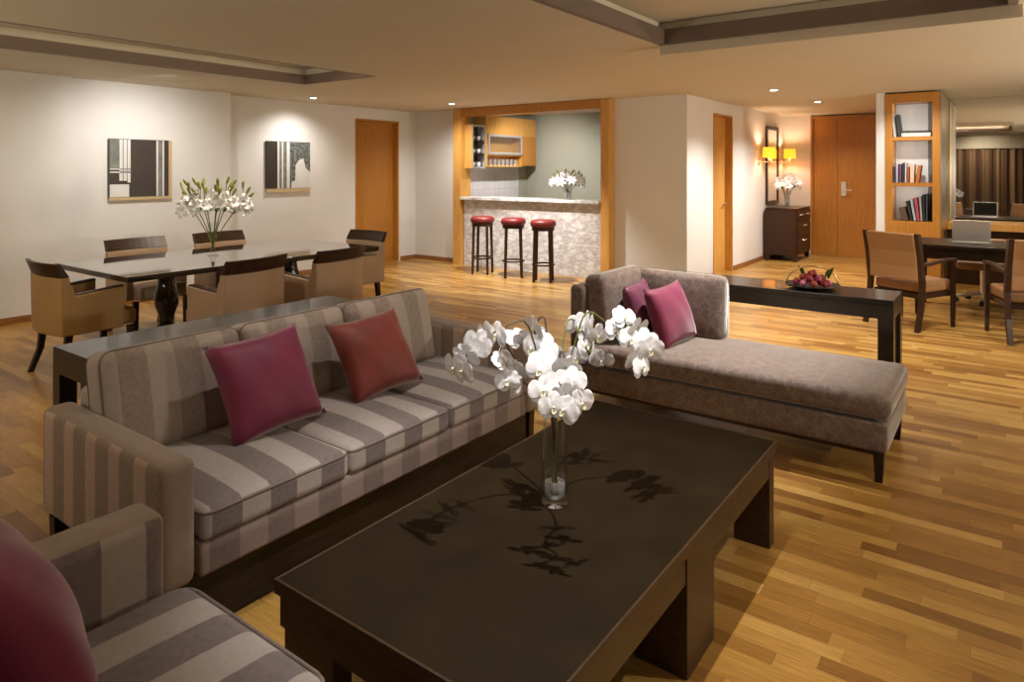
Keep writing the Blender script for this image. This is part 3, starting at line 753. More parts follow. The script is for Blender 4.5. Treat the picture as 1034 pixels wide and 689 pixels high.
for i, (yy, wd, hh, col, nm, ln) in enumerate(((1.07, 0.07, 0.17, (0.10, 0.06, 0.035), 'low brown', -0.25), (1.0, 0.03, 0.25, (0.02, 0.02, 0.02), 'black', -0.22), (0.965, 0.03, 0.27, (0.35, 0.42, 0.46), 'pale blue', -0.16), (0.93, 0.035, 0.29, (0.4, 0.06, 0.09), 'crimson', -0.11), (0.895, 0.025, 0.31, (0.35, 0.33, 0.33), 'grey', -0.06), (0.868, 0.022, 0.33, (0.025, 0.025, 0.03), 'tall black', -0.03), (0.84, 0.022, 0.34, (0.05, 0.06, 0.09), 'slate', 0.0))):
    book((X_, yy, 0.893), wd, 0.2, hh, col, '%s book leaning right on the bottom bookcase shelf' % nm, 'books on the bookcase', ln)
t = thing('study_niche', 'golden lined wall niche right of the bookcase holding a mirror', 'niche', (9.9, 0.6, 0))
obj('side_panel', B(0.36, 1.33, 0.086, 0.12, 0, 2.5), 'brass', t)
obj('steel_strip', RB((-0.045, 0.080, 0.80), (0.60, 0.0855, 2.5), 0.002, n=2), 'steel', t)
obj('ledge', B(0.93, 1.33, -3.6, 0.083, 0.735, 0.82), 'honey', t)
obj('apron_panel', B(1.03, 1.33, -3.6, 0.083, 0, 0.735), 'walnut', t)
t = thing('study_mirror', 'large wall mirror above the study ledge reflecting curtains', 'mirror', (11.22, -1.0, 0.822))
obj('mirror_glass', B(0, 0.012, -2.0, 1.68, 0, 1.69), 'mirror', t)
t = thing('curtain', 'long brown striped curtain seen reflected in the study mirror', 'curtain', (-1.58, 0.6, 0))
bm = new(); prev = None; n_ = 260
for i in range(n_+1):
    yy = -2.4 + 5.2*i/n_; xx = 0.035*math.sin(yy*34) + 0.012*math.sin(yy*71+1)
    row = [bm.verts.new((xx, yy, 0.01)), bm.verts.new((xx, yy, 2.14))]
    if prev: bm.faces.new((prev[0], row[0], row[1], prev[1]))
    prev = row
m_, nt, b = mat('curtain_cloth'); sp = N(nt, 'ShaderNodeSeparateXYZ'); nt.links.new(coords(nt), sp.inputs[0])
f_ = math_n(nt, 'FRACT', math_n(nt, 'MULTIPLY', sp.outputs[1], 3.1)); setc(nt, b, ramp(nt, f_, (0.0, (0.42, 0.28, 0.15)), (0.18, (0.16, 0.09, 0.05)), (0.6, (0.13, 0.07, 0.04)), (0.85, (0.33, 0.21, 0.11))))
b.inputs['Roughness'].default_value = 0.9
obj('cloth', bm, m_, t, True)
obj('pelmet', B(-0.06, 0.09, -2.45, 2.85, 2.14, 2.5), 'ceil', t)

# ------------------------------------------------------------------ desk, laptop, desk chairs
t = thing('writing_desk', 'dark wooden writing desk carrying a silver laptop', 'desk', (8.78, -0.1, 0))
obj('desk_top', RB((-0.43, -1.0, 0.715), (0.45, 0.97, 0.75), 0.005, n=2, seg=2), 'wenge', t)
bm = new(); box(bm, -0.40, -0.37, -0.96, 0.93, 0.60, 0.715); box(bm, 0.39, 0.42, -0.96, 0.93, 0.60, 0.715); box(bm, -0.37, 0.39, 0.90, 0.93, 0.60, 0.715); box(bm, -0.37, 0.39, -0.96, -0.93, 0.60, 0.715)
obj('apron', bm, 'wenge', t)
for x in (-0.37, 0.39):
    for y in (-0.93, 0.90): obj('leg', taper_leg(new(), x, y, 0, 0.62, 0.035, 0.055), 'wenge', t)
t = thing('laptop', 'silver laptop open on the dark writing desk', 'laptop', (8.74, 0.335, 0.751), 0.05)
obj('keyboard_base', RB((0.0, -0.17, 0), (0.24, 0.17, 0.014), 0.006, n=2), 'silver', t)
bm = RB((-0.006, -0.17, 0.0), (0.003, 0.17, 0.235), 0.004, n=2)
bmesh.ops.rotate(bm, verts=bm.verts[:], cent=(0, 0, 0), matrix=Matrix.Rotation(math.radians(-10), 3, 'Y'))
bmesh.ops.translate(bm, verts=bm.verts[:], vec=(-0.004, 0, 0.014))
lid = obj('screen_lid', bm, 'silver', t)
bm = B(0.003, 0.0045, -0.155, 0.155, 0.012, 0.222)
bmesh.ops.rotate(bm, verts=bm.verts[:], cent=(0, 0, 0), matrix=Matrix.Rotation(math.radians(-10), 3, 'Y')); bmesh.ops.translate(bm, verts=bm.verts[:], vec=(-0.004, 0, 0.014))
obj('display', bm, 'screen', lid)
def desk_chair(label):
    t = thing('desk_armchair', label, 'chair', (0, 0, 0), 0, 'saddle leather armchairs at the writing desk')
    w2 = 0.265
    for s in (-1, 1):
        pts = [(s*w2, -0.06, 0.0), (s*w2, 0.0, 0.22), (s*w2, 0.02, 0.45), (s*w2, -0.01, 0.70), (s*w2, -0.06, 0.93)]
        bm = new()
        for (p, q, wa, wb) in [(pts[i], pts[i+1], 0.04+0.004*min(i, 2), 0.042+0.003*min(i+1, 2)) for i in range(4)]:
            hexa(bm, [(p[0]-.02, p[1]-wa/2, p[2]), (p[0]+.02, p[1]-wa/2, p[2]), (p[0]+.02, p[1]+wa/2, p[2]), (p[0]-.02, p[1]+wa/2, p[2])],
                 [(q[0]-.02, q[1]-wb/2, q[2]), (q[0]+.02, q[1]-wb/2, q[2]), (q[0]+.02, q[1]+wb/2, q[2]), (q[0]-.02, q[1]+wb/2, q[2])])
        obj('leg', bm, 'walnut', t)
        obj('leg', taper_leg(new(), s*w2, 0.50, 0, 0.635, 0.03, 0.042), 'walnut', t)
        pts = [(s*w2, 0.0, 0.615), (s*w2, 0.15, 0.625), (s*w2, 0.35, 0.648), (s*w2, 0.54, 0.645)]
        bm = new()
        for i in range(3):
            p, q = pts[i], pts[i+1]
            hexa(bm, [(p[0]-.024, p[1], p[2]), (p[0]+.024, p[1], p[2]), (q[0]+.026, q[1], q[2]), (q[0]-.026, q[1], q[2])],
                 [(p[0]-.024, p[1], p[2]+.024), (p[0]+.024, p[1], p[2]+.024), (q[0]+.026, q[1], q[2]+.024), (q[0]-.026, q[1], q[2]+.024)])
        obj('arm', bm, 'walnut', t)
    bm = new(); prev = None
    prof = [(0.0, 0.47), (0.0, 0.60), (-0.02, 0.75), (-0.065, 0.925)]
    for yy, zz in prof:
        row = [bm.verts.new((x, yy + dy, zz)) for x, dy in ((-0.243, -0.03), (0.243, -0.03), (0.243, 0.03), (-0.243, 0.03))]
        if prev:
            for i in range(4): bm.faces.new((prev[i], prev[(i+1) % 4], row[(i+1) % 4], row[i]))
        else: bm.faces.new(row[::-1])
        prev = row
    bm.faces.new(prev)
    obj('backrest', bm, 'saddle', t, bevel=0.012)
    obj('seat', RB((-0.243, 0.05, 0.35), (0.243, 0.52, 0.46), 0.03, crown=-0.015), 'saddle', t, True)
    obj('seat_rail', B(-0.241, 0.241, 0.04, 0.50, 0.30, 0.35), 'walnut', t)
    return t
dc = desk_chair('saddle leather armchair at the writing desk, left one with whole back in view')
dc.location = (7.59, 0.915, 0); dc.rotation_euler = (0, 0, math.radians(-117))
dup(dc, (7.51, -0.235, 0), math.radians(-71), 'saddle leather armchair at the writing desk, cut by the right photo edge')
t = thing('swivel_chair', 'tan swivel office chair on castors behind the desk', 'chair', (9.50, 0.25, 0), math.radians(90))
obj('seat', RB((-0.25, 0.0-0.25, 0.40), (0.25, 0.24, 0.49), 0.035, crown=-0.01), 'saddle', t, True)
obj('backrest', RB((-0.23, -0.285, 0.50), (0.23, -0.225, 0.725), 0.028), 'saddle', t, True)
obj('column', lathe(new(), [(0.03, 0.09), (0.03, 0.40)], 14), 'steel', t)
for k in range(5):
    a = 2*PI*k/5 + 0.3; dx, dy = math.cos(a), math.sin(a)
    lg = obj('base_leg', tube(new(), [(0.02*dx, 0.02*dy, 0.11), (0.27*dx, 0.27*dy, 0.075)], [0.022, 0.015], 8), 'steel', t)
    bm = new(); tube(bm, [(0.27*dx-0.022*dy, 0.27*dy+0.022*dx, 0.03), (0.27*dx+0.022*dy, 0.27*dy-0.022*dx, 0.03)], 0.029, 14); tube(bm, [(0.27*dx, 0.27*dy, 0.03), (0.27*dx, 0.27*dy, 0.08)], 0.008)
    obj('castor', bm, 'black', lg)

# ------------------------------------------------------------------ console tables
def console(name, label, x0, x1, y0, y1, h, m, lw=0.07, ap=0.11):
    t = thing(name, label, 'table', ((x0+x1)/2, (y0+y1)/2, 0)); X, Y = (x1-x0)/2, (y1-y0)/2
    obj('table_top', RB((-X, -Y, h-0.035), (X, Y, h), 0.004, n=2, seg=2), m, t)
    bm = new(); box(bm, -X, X, -Y, -Y+lw*0.5, h-ap, h-0.035); box(bm, -X, X, Y-lw*0.5, Y, h-ap, h-0.035)
    box(bm, -X, -X+lw*0.5, -Y+lw*0.5, Y-lw*0.5, h-ap, h-0.035); box(bm, X-lw*0.5, X, -Y+lw*0.5, Y-lw*0.5, h-ap, h-0.035)
    obj('apron', bm, m, t)
    for sx in (-1, 1):
        for sy in (-1, 1):
            cx, cy = sx*(X-lw/2), sy*(Y-lw/2)
            obj('leg', B(cx-lw/2, cx+lw/2, cy-lw/2, cy+lw/2, 0, h-ap), m, t)
    return t
console('console_table', 'dark console table standing behind the striped sofa', 1.315, 2.93, 3.285, 3.665, 0.70, 'console', 0.075, 0.12)
console('console_table', 'dark console table behind the daybed holding a fruit tray', 4.935, 5.36, 0.60, 2.30, 0.70, 'console', 0.09, 0.125)
t = thing('fruit_tray', 'dark oval tray with arched cane handle full of red fruit', 'tray', (5.13, 1.13, 0.701), math.radians(-60))
obj('dish', lathe(new(), [(0.10, 0.0), (0.16, 0.016), (0.185, 0.03), (0.18, 0.031), (0.155, 0.02), (0.09, 0.006)], 32), 'black', t, True)
pts = [(0.175*math.cos(PI*k/14), 0, 0.03 + 0.125*math.sin(PI*k/14)) for k in range(15)]
obj('handle', tube(new(), pts, 0.005, 6), 'brass', t, True)
rnd = random.Random(4); frm = None; spots = []
for lay, (nn, rad, zz) in enumerate(((9, 0.108, 0.742), (5, 0.055, 0.745), (6, 0.065, 0.778), (2, 0.025, 0.806))):
    for k in range(nn): spots.append((rad*math.cos(2*PI*k/nn+lay), rad*math.sin(2*PI*k/nn+lay), zz))
fm = [plain('red_fruit', (0.30, 0.02, 0.04), 0.55, var=0.3, scale=40), plain('pink_fruit', (0.5, 0.12, 0.22), 0.4, var=0.3, scale=40), plain('crimson_fruit', (0.35, 0.05, 0.03), 0.55, var=0.3, scale=40)]
for i, (x, y, z) in enumerate(spots):
    bm = lathe(new(), [(0.002, -0.021), (0.012, -0.019), (0.021, -0.008), (0.0225, 0.003), (0.017, 0.015), (0.008, 0.02), (0.002, 0.017)], 12)
    o = obj('fruit', bm, fm[i % 3], None, True); o.location = (5.13+x, 1.13+y, z); o.rotation_euler = (rnd.uniform(-.6, .6), rnd.uniform(-.6, .6), 0)
    nm = ('dark red', 'pink', 'crimson')[i % 3]
    tag(o, 'small %s round fruit heaped in the cane handled tray' % nm, 'fruit', 'fruit in the tray')
for k, (x, y, a) in enumerate(((0.05, 0.07, 2.4), (-0.02, -0.09, -1.2), (0.03, -0.10, -0.8))):
    o = bpy.data.objects.new('leaf', shared('trayleaf', leaf_bm, 0.10, 0.022)); C.objects.link(o)
    if not o.data.materials: o.data.materials.append(M['leaf'])
    o.location = (5.13+x, 1.13+y, 0.77); o.rotation_euler = (0.2, -0.7, a)
    tag(o, 'green leaf sticking up out of the fruit tray', 'leaf', 'leaves in the fruit tray')

# ------------------------------------------------------------------ dining set
t = thing('dining_table', 'long dark dining table with glossy glass top on turned pedestals', 'table', (3.58, 5.85, 0))
obj('table_top', RB((-1.23, -0.64, 0.705), (1.23, 0.64, 0.738), 0.004, n=2, seg=2), 'blackgloss', t)
obj('glass_top', RB((-1.235, -0.645, 0.738), (1.235, 0.645, 0.75), 0.003, n=2, seg=2), 'dineglass', t)
for x in (-0.62, 0.62):
    p = obj('pedestal', lathe(new(), [(0.13, 0.0), (0.135, 0.03), (0.11, 0.05), (0.12, 0.10), (0.085, 0.17), (0.06, 0.23), (0.065, 0.30), (0.095, 0.38), (0.10, 0.46), (0.075, 0.55), (0.065, 0.64), (0.11, 0.70)], 24, (x, 0, 0)), 'blackgloss', t, True)
def dining_chair(label, leather='tan'):
    t = thing('dining_armchair', label, 'chair', (0, 0, 0), 0, 'upholstered dining armchairs')
    w = 0.285
    def bow(x): return -0.045*(1-(x/w)**2)
    bm = new(); nx = 10
    def shell(z0, z1, y0, y1, t0, t1, bm):
        g = []
        for i in range(nx+1):
            x = -w + 2*w*i/nx; b_ = bow(x)
            g.append([bm.verts.new((x, y0+b_-t0/2, z0)), bm.verts.new((x, y1+b_-t1/2, z1)), bm.verts.new((x, y1+b_+t1/2, z1)), bm.verts.new((x, y0+b_+t0/2, z0))])
        for i in range(nx):
            for k in range(4): bm.faces.new((g[i][k], g[i+1][k], g[i+1][(k+1) % 4], g[i][(k+1) % 4]))
        bm.faces.new(g[0][::-1]); bm.faces.new(g[-1])
        return bm
    obj('backrest', shell(0.33, 0.755, 0.045, 0.03, 0.075, 0.06, bm), leather, t, bevel=0.01)
    obj('crest_rail', shell(0.757, 0.86, 0.03, -0.02, 0.055, 0.03, new()), 'walnut', t, bevel=0.004)
    for s in (-1, 1):
        x0, x1 = (s*w, s*(w-0.065)) if s < 0 else (s*(w-0.065), s*w)
        bm = prism(new(), [(0.06, 0.33), (0.43, 0.33), (0.44, 0.645), (0.10, 0.615), (0.075, 0.70), (0.055, 0.70)], 0, x0, x1)
        a = obj('arm', bm, leather, t, bevel=0.012)
        xi0, xi1 = (x0+0.012, x1+0.004) if s < 0 else (x0-0.004, x1-0.012)
        obj('arm_cap', prism(new(), [(0.11, 0.612), (0.435, 0.641), (0.435, 0.652), (0.11, 0.624)], 0, xi0, xi1), 'walnut', a)
        obj('leg', taper_leg(new(), s*0.235, 0.07, 0, 0.34, 0.034, 0.045, 0, -0.085, (0.5, 0, -0.02)), 'wenge', t)
        obj('leg', taper_leg(new(), s*0.235, 0.50, 0, 0.33, 0.034, 0.045), 'wenge', t)
    obj('seat', RB((-w+0.067, 0.085, 0.33), (w-0.067, 0.56, 0.455), 0.03, crown=-0.015), leather, t, True)
    return t
dn = dining_chair('tan dining armchair with its back to the sofa, left of the near pair')
dn.location = (3.07, 4.70, 0); dn.rotation_euler = (0, 0, math.radians(7))
dup(dn, (3.87, 4.67, 0), math.radians(7), 'tan dining armchair with its back to the sofa, right of the near pair')
dup(dn, (3.21, 6.94, 0), PI, 'tan dining armchair by the wall, left one beyond the table')
dup(dn, (4.08, 6.94, 0), PI, 'tan dining armchair by the wall, right one behind the lilies')
dup(dn, (5.12, 5.74, 0), PI/2, 'tan dining armchair at the far table end in front of the door')
dh = dining_chair('mustard dining armchair at the near left table head', 'mustard')
dh.location = (2.02, 5.77, 0); dh.rotation_euler = (0, 0, -PI/2)
vase('flower_vase', 'slender clear vase of white lilies on the dining table', (3.41, 5.90, 0.751), [(0.045, 0), (0.047, 0.006), (0.02, 0.02), (0.018, 0.09), (0.03, 0.20), (0.05, 0.30)], [(0.004, 0.03), (0.013, 0.09), (0.026, 0.20), (0.047, 0.30)])
lily_bunch((3.41, 5.90, 0.80), 9, 0.27, 0.50, 0.075, 'white lily stem with green buds in the slender dining table vase', 'lilies on the dining table', 11, 3, 3, 0.14, 0.3)

# ------------------------------------------------------------------ striped sofa
t = thing('striped_sofa', 'long three seat sofa in taupe striped velvet on dark plinth', 'sofa', (2.1, 2.6, 0))
L = lambda x: x-2.1
K = lambda y: y-2.6
obj('plinth', B(L(1.10), L(3.09), K(2.17), K(3.02), 0.0, 0.20), 'wenge', t)
obj('seat_rail', RB((L(1.19), K(2.13), 0.20), (L(3.04), K(2.90), 0.315), 0.015), 'st_rail', t, True)
side = lambda ax, hi: 1 if (ax == 0) else 0
obj('arm', RB((L(1.055), K(2.12), 0.20), (L(1.175), K(3.06), 0.612), 0.035, face_mi=side), None, t, True, mats=['st_plain', 'st_arm'])
obj('arm', RB((L(3.042), K(2.12), 0.20), (L(3.20), K(3.06), 0.612), 0.035, face_mi=side), None, t, True, mats=['st_plain', 'st_arm'])
obj('back_frame', RB((L(1.188), K(2.90), 0.20), (L(3.042), K(3.06), 0.66), 0.03), 'st_back', t, True)
for x0, x1 in ((1.19, 1.80), (1.802, 2.40), (2.402, 3.04)):
    c = obj('seat_cushion', RB((L(x0), K(2.115), 0.318), (L(x1), K(2.80), 0.425), 0.028, crown=-0.025, n=8), 'st_seat', t, True)
    obj('piping', piping(L(x0)+0.003, L(x1)-0.003, K(2.118), K(2.795), 0.410, 0.006, 0.03), 'pipe', c, True)
for x0, x1 in ((1.165, 1.755), (1.757, 2.35), (2.352, 2.985)):
    bm = RB((L(x0), -0.085, 0.0), (L(x1), 0.085, 0.425), 0.05, crown=0.025, crown_axis=1, n=8)
    R_ = Matrix.Rotation(math.radians(-12), 4, 'X'); T_ = Matrix.Translation((0, K(2.80), 0.405))
    bm.transform(T_ @ R_)
    c = obj('back_cushion', bm, 'st_back', t, True)
    for yy in (-0.055, 0.055):
        pts = []
        for cx, cz, a0 in ((L(x1)-0.055, 0.37, 0), (L(x0)+0.055, 0.37, 90), (L(x0)+0.055, 0.055, 180), (L(x1)-0.055, 0.055, 270)):
            for k in range(5):
                a = math.radians(a0+22.5*k); pts.append((cx+0.05*math.cos(a), yy, cz+0.05*math.sin(a)))
        bm = tube(new(), pts, 0.006, 6, closed=True); bm.transform(T_ @ R_)
        obj('piping', bm, 'pipe', c, True)
for x in (1.09, 3.16):
    for y in (2.20, 2.98): obj('foot', taper_leg(new(), L(x), K(y), 0, 0.20, 0.04, 0.05), 'walnut', t)
def throw(label, loc, w_, h_, t_, m, rot, seed):
    o = obj('throw_cushion', pillow(w_, h_, t_, seed=seed), m, None, True)
    o.location = loc; o.rotation_euler = rot
    return tag(o, label, 'cushion')
throw('plum silk cushion at the left of the striped sofa', (1.72, 2.555, 0.635), 0.45, 0.43, 0.17, 'plum', (math.radians(-27), math.radians(-3), math.radians(0)), 2)
throw('copper plum silk cushion nearer the middle of the striped sofa', (2.325, 2.545, 0.625), 0.43, 0.41, 0.17, 'plumred', (math.radians(-30), math.radians(-4), math.radians(-4)), 5)

# ------------------------------------------------------------------ armchair in the near left corner
t = thing('striped_armchair', 'taupe striped armchair in the near left corner beside the sofa', 'armchair', (0.42, 1.43, 0))
L2 = lambda x: x-0.42
K2 = lambda y: y-1.43
obj('plinth', B(L2(-0.10), L2(0.60), K2(1.10), K2(1.90), 0.0, 0.16), 'walnut', t)
obj('seat_rail', RB((L2(-0.05), K2(1.20), 0.16), (L2(0.93), K2(1.83), 0.30), 0.015), 'st_ch', t, True)
side2 = lambda ax, hi: 1 if ax == 1 else 0
obj('arm', RB((L2(-0.16), K2(1.845), 0.16), (L2(0.94), K2(1.99), 0.612), 0.04, face_mi=side2), None, t, True, mats=['st_plain', 'st_charm'])
obj('arm', RB((L2(-0.16), K2(1.045), 0.16), (L2(0.60), K2(1.19), 0.612), 0.04, face_mi=side2), None, t, True, mats=['st_plain', 'st_charm'])
obj('back_frame', RB((L2(-0.16), K2(1.191), 0.16), (L2(0.02), K2(1.844), 0.72), 0.04), 'st_ch', t, True)
c = obj('seat_cushion', RB((L2(0.03), K2(1.20), 0.302), (L2(0.985), K2(1.83), 0.42), 0.055, crown=-0.025, n=8), 'st_ch', t, True)
obj('piping', piping(L2(0.04), L2(0.98), K2(1.205), K2(1.825), 0.398, 0.006, 0.06), 'pipe', c, True)
bm = RB((-0.31, -0.09, 0), (0.31, 0.09, 0.44), 0.05, crown=0.025, crown_axis=1)
bm.transform(Matrix.Translation((L2(0.20), K2(1.515), 0.415)) @ Matrix.Rotation(PI/2, 4, 'Z') @ Matrix.Rotation(math.radians(-8), 4, 'X'))
obj('back_cushion', bm, 'st_ch', t, True)
throw('plum silk cushion on the armchair in the near left corner', (0.495, 1.58, 0.645), 0.45, 0.45, 0.20, 'plum', (math.radians(-24), math.radians(0), math.radians(80)), 8)

# ------------------------------------------------------------------ daybed
t = thing('daybed', 'brown vine patterned velvet daybed with corner back cushions', 'daybed', (4.08, 1.37, 0))
D1 = lambda x: x-4.08
D2 = lambda y: y-1.37
obj('seat_rail', RB((D1(3.73), D2(0.48), 0.155), (D1(4.47), D2(2.28), 0.30), 0.018), 'damask', t, True)
obj('mattress', RB((D1(3.715), D2(0.465), 0.312), (D1(4.46), D2(2.17), 0.435), 0.045, crown=-0.02, n=8), 'damask', t, True)
obj('base_board', B(D1(3.76), D1(4.44), D2(0.52), D2(2.24), 0.13, 0.155), 'walnut', t)
obj('end_panel', RB((D1(3.73), D2(2.175), 0.30), (D1(4.47), D2(2.28), 0.80), 0.03), 'damask', t, True)
obj('back_panel', RB((D1(4.40), D2(1.50), 0.30), (D1(4.50), D2(2.27), 0.80), 0.03), 'damask', t, True)
bm = RB((-0.30, -0.075, 0), (0.30, 0.075, 0.44), 0.045, crown=0.02, crown_axis=1); bm.transform(Matrix.Translation((D1(4.08), D2(2.09), 0.43)) @ Matrix.Rotation(math.radians(-6), 4, 'X'))
obj('back_cushion', bm, 'damask', t, True)
bm = RB((-0.30, -0.065, 0), (0.30, 0.065, 0.42), 0.045, crown=0.02, crown_axis=1); bm.transform(Matrix.Translation((D1(4.335), D2(1.78), 0.43)) @ Matrix.Rotation(-PI/2, 4, 'Z') @ Matrix.Rotation(math.radians(-5), 4, 'X'))
obj('back_cushion', bm, 'damask', t, True)
for x, y in ((3.77, 0.52), (4.43, 0.52), (3.77, 2.24), (4.43, 2.24)):
    obj('leg', taper_leg(new(), D1(x), D2(y), 0, 0.155, 0.032, 0.05), 'wenge', t)
throw('bright plum silk cushion at the front on the brown daybed', (4.08, 1.74, 0.618), 0.43, 0.39, 0.17, 'plum', (math.radians(-20), math.radians(-2), math.radians(-6)), 12)
throw('dark plum silk cushion tucked behind on the brown daybed', (4.05, 1.93, 0.625), 0.42, 0.38, 0.14, 'plumdark', (math.radians(-16), 0, math.radians(8)), 15)

# ------------------------------------------------------------------ coffee table
t = thing('coffee_table', 'large low dark coffee table with matt inset top', 'table', (2.0, 1.2, 0))
Lc = lambda x: x-2.0
Kc = lambda y: y-1.2
X0, X1, Y0, Y1, Z = 1.115, 2.905, 0.775, 1.625, 0.42
bm = new(); fr = 0.008
box(bm, Lc(X0), Lc(X1), Kc(Y0), Kc(Y0+fr), Z-0.04, Z); box(bm, Lc(X0), Lc(X1), Kc(Y1-fr), Kc(Y1), Z-0.04, Z)
box(bm, Lc(X0), Lc(X0+fr), Kc(Y0+fr), Kc(Y1-fr), Z-0.04, Z); box(bm, Lc(X1-fr), Lc(X1), Kc(Y0+fr), Kc(Y1-fr), Z-0.04, Z)
obj('top_frame', bm, 'tablewood', t, bevel=0.002)
obj('top_inset', B(Lc(X0+fr), Lc(X1-fr), Kc(Y0+fr), Kc(Y1-fr), Z-0.04, Z-0.001), 'tableglass', t)
bm = new(); g = 0.012
box(bm, Lc(X0+g), Lc(X1-g), Kc(Y0+g), Kc(Y0+g+0.03), Z-0.13, Z-0.04); box(bm, Lc(X0+g), Lc(X1-g), Kc(Y1-g-0.03), Kc(Y1-g), Z-0.13, Z-0.04)
box(bm, Lc(X0+g), Lc(X0+g+0.03), Kc(Y0+g+.03), Kc(Y1-g-.03), Z-0.13, Z-0.04); box(bm, Lc(X1-g-0.03), Lc(X1-g), Kc(Y0+g+.03), Kc(Y1-g-.03), Z-0.13, Z-0.04)
obj('apron', bm, 'tablewood', t)
for (x0, x1, y0, y1) in ((2.835, 2.897, 0.785, 0.93), (2.835, 2.897, 1.47, 1.615), (1.96, 2.19, 0.783, 0.95), (1.96, 2.19, 1.45, 1.617), (1.135, 1.197, 0.785, 0.99), (1.135, 1.197, 1.40, 1.605)):
    obj('leg', B(Lc(x0), Lc(x1), Kc(y0), Kc(y1), 0, Z-0.04), 'tablewood', t, bevel=0.002)

# ------------------------------------------------------------------ orchids
VX, VY, VZ = 1.925, 1.233, 0.421
t = vase('flower_vase', 'tall tapered clear glass vase of orchids on the coffee table', (VX, VY, VZ), [(0.044, 0), (0.047, 0.004), (0.047, 0.02), (0.034, 0.34)], [(0.035, 0.022), (0.031, 0.34)], None)
obj('water', lathe(new(), [(0.0345, 0.0235), (0.0345, 0.07)], 28), 'water', t, True)
def petal(bm, a, l, wd, cup_=0.15, z0=0.0, narrow=0.25):
    prev = None; ca, sa = math.cos(a), math.sin(a)
    for i in range(9):
        s = 0.02 + 0.96*(0.5-0.5*math.cos(PI*i/8))
        wv = wd*math.sqrt(max(0, 1-(2*s-1)**2)) * (1 - narrow*(1-s)**1.5)
        row = []
        for q in range(7):
            v = -1+q/3; x = l*s; y_ = wv*v
            z = z0 - cup_*l*(v*v)*0.30*math.sin(PI*s) - cup_*l*s*s*0.5 + 0.0012*math.sin(8*s+3*v)
            row.append(bm.verts.new((x*ca-y_*sa, x*sa+y_*ca, z)))
        if prev:
            for q in range(6): bm.faces.new((prev[q], prev[q+1], row[q+1], row[q]))
        prev = row
def orchid_bm():
    bm = new()
    for a in (90, 215, 325): petal(bm, math.radians(a), 0.044, 0.019, 0.2, -0.003)
    for a in (12, 168): petal(bm, math.radians(a), 0.047, 0.029, 0.15, 0.003, 0.45)
    return bm
def lip_bm():
    bm = new(); petal(bm, math.radians(270), 0.018, 0.008, -0.6, 0.004)
    lathe(bm, [(0.002, 0.0), (0.004, 0.005), (0.003, 0.009)], 8)
    return bm
sprays = {'left': [(1.748, 1.336, 1.005), (1.713, 1.35, 1.01), (1.673, 1.354, 0.989), (1.639, 1.35, 0.981), (1.614, 1.35, 0.968), (1.579, 1.364, 0.934), (1.571, 1.325, 0.934)],
 'back left': [(2.006, 1.408, 0.937), (2.007, 1.457, 0.919), (2.004, 1.495, 0.895), (1.995, 1.507, 0.834), (2.032, 1.457, 0.801), (1.992, 1.477, 0.771), (2.044, 1.475, 0.743)],
 'middle': [(1.905, 1.292, 1.007), (1.913, 1.281, 0.964), (1.884, 1.286, 0.939), (1.885, 1.235, 0.937), (1.85, 1.231, 0.909), (1.9, 1.213, 0.914), (1.828, 1.228, 0.889)],
 'front': [(1.793, 1.105, 0.925), (1.761, 1.065, 0.901), (1.709, 1.085, 0.901), (1.67, 1.105, 0.887), (1.684, 1.035, 0.883), (1.687, 0.997, 0.87), (1.637, 1.049, 0.862), (1.638, 1.013, 0.86)],
 'back right': [(2.159, 1.284, 0.968), (2.195, 1.267, 0.971), (2.217, 1.238, 0.927), (2.169, 1.269, 0.895), (2.189, 1.243, 0.859), (2.212, 1.21, 0.844), (2.137, 1.279, 0.857)],
 'right': [(2.104, 1.105, 0.979), (2.122, 1.08, 1.023), (2.128, 1.038, 0.994), (2.087, 1.043, 0.964), (2.119, 1.0, 0.957), (2.112, 0.975, 0.939), (2.071, 1.014, 0.908), (2.072, 0.996, 0.882)]}
rnd = random.Random(21); base = Vector((VX, VY, VZ))
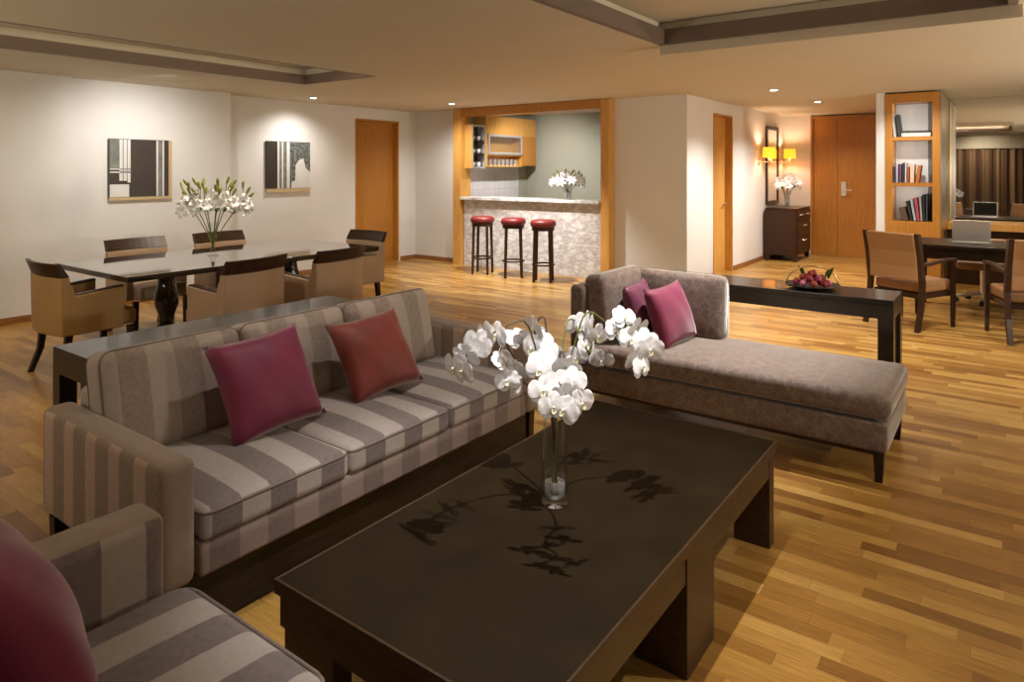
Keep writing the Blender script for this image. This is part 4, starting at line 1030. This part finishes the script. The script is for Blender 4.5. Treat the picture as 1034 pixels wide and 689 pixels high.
for k, (nm, pts) in enumerate(sprays.items()):
    P_ = [Vector(p) - base for p in pts]
    t = thing('orchid_spray', 'white orchid spray arching to the %s of the glass vase' % nm, 'flower', base, 0, 'white orchid sprays')
    a = math.atan2(P_[0].y, P_[0].x)
    top = max(p.z for p in P_)
    ctl = [Vector((-0.012*math.cos(a), -0.012*math.sin(a), 0.03)), Vector((0.018*math.cos(a), 0.018*math.sin(a), 0.36)), Vector((P_[0].x*0.55, P_[0].y*0.55, top+0.03))]
    # stem curve runs just behind the blossoms
    path = [ctl[0], ctl[0].lerp(ctl[1], 0.5), ctl[1]] + [ctl[1].lerp(ctl[2], 0.5) + Vector((0, 0, 0.02)), ctl[2]] + [p + Vector((0, 0, 0.012)) for p in P_[::2]]
    fine = []
    for i in range(len(path)-1):
        p0, p1, p2, p3 = path[max(0, i-1)], path[i], path[i+1], path[min(len(path)-1, i+2)]
        for s in (0, .25, .5, .75):
            fine.append(0.5*((2*p1) + (p2-p0)*s + (2*p0-5*p1+4*p2-p3)*s*s + (3*p1-p0-3*p2+p3)*s**3))
    fine.append(path[-1])
    for q in fine:                                        # stay inside the vase
        if q.z < 0.335:
            rmax = 0.022; r_ = math.hypot(q.x, q.y)
            if r_ > rmax: q.x *= rmax/r_; q.y *= rmax/r_
    obj('stem', tube(new(), fine, 0.0033, 6), 'stem' if k > 3 else 'stembrown', t, True)
    for i, p in enumerate(P_):
        o_ = Vector((p.x, p.y, 0)); o_ = o_.normalized() if o_.length > 0.02 else Vector((-0.8, -0.6, 0))
        d_ = (o_*0.5 + Vector((-0.55, -0.35, 0)) + Vector((rnd.uniform(-.55, .55), rnd.uniform(-.55, .55), rnd.uniform(-.35, .3)))).normalized()
        bl = inst('blossom', shared('orchid', orchid_bm), 'petal', t, p + d_*0.012, d_, rnd.uniform(-.4, .4), rnd.uniform(0.98, 1.15))
        lp = bpy.data.objects.new('lip', shared('orchid_lip', lip_bm)); C.objects.link(lp); lp.parent = bl
        if not lp.data.materials: lp.data.materials.append(M['lip'])
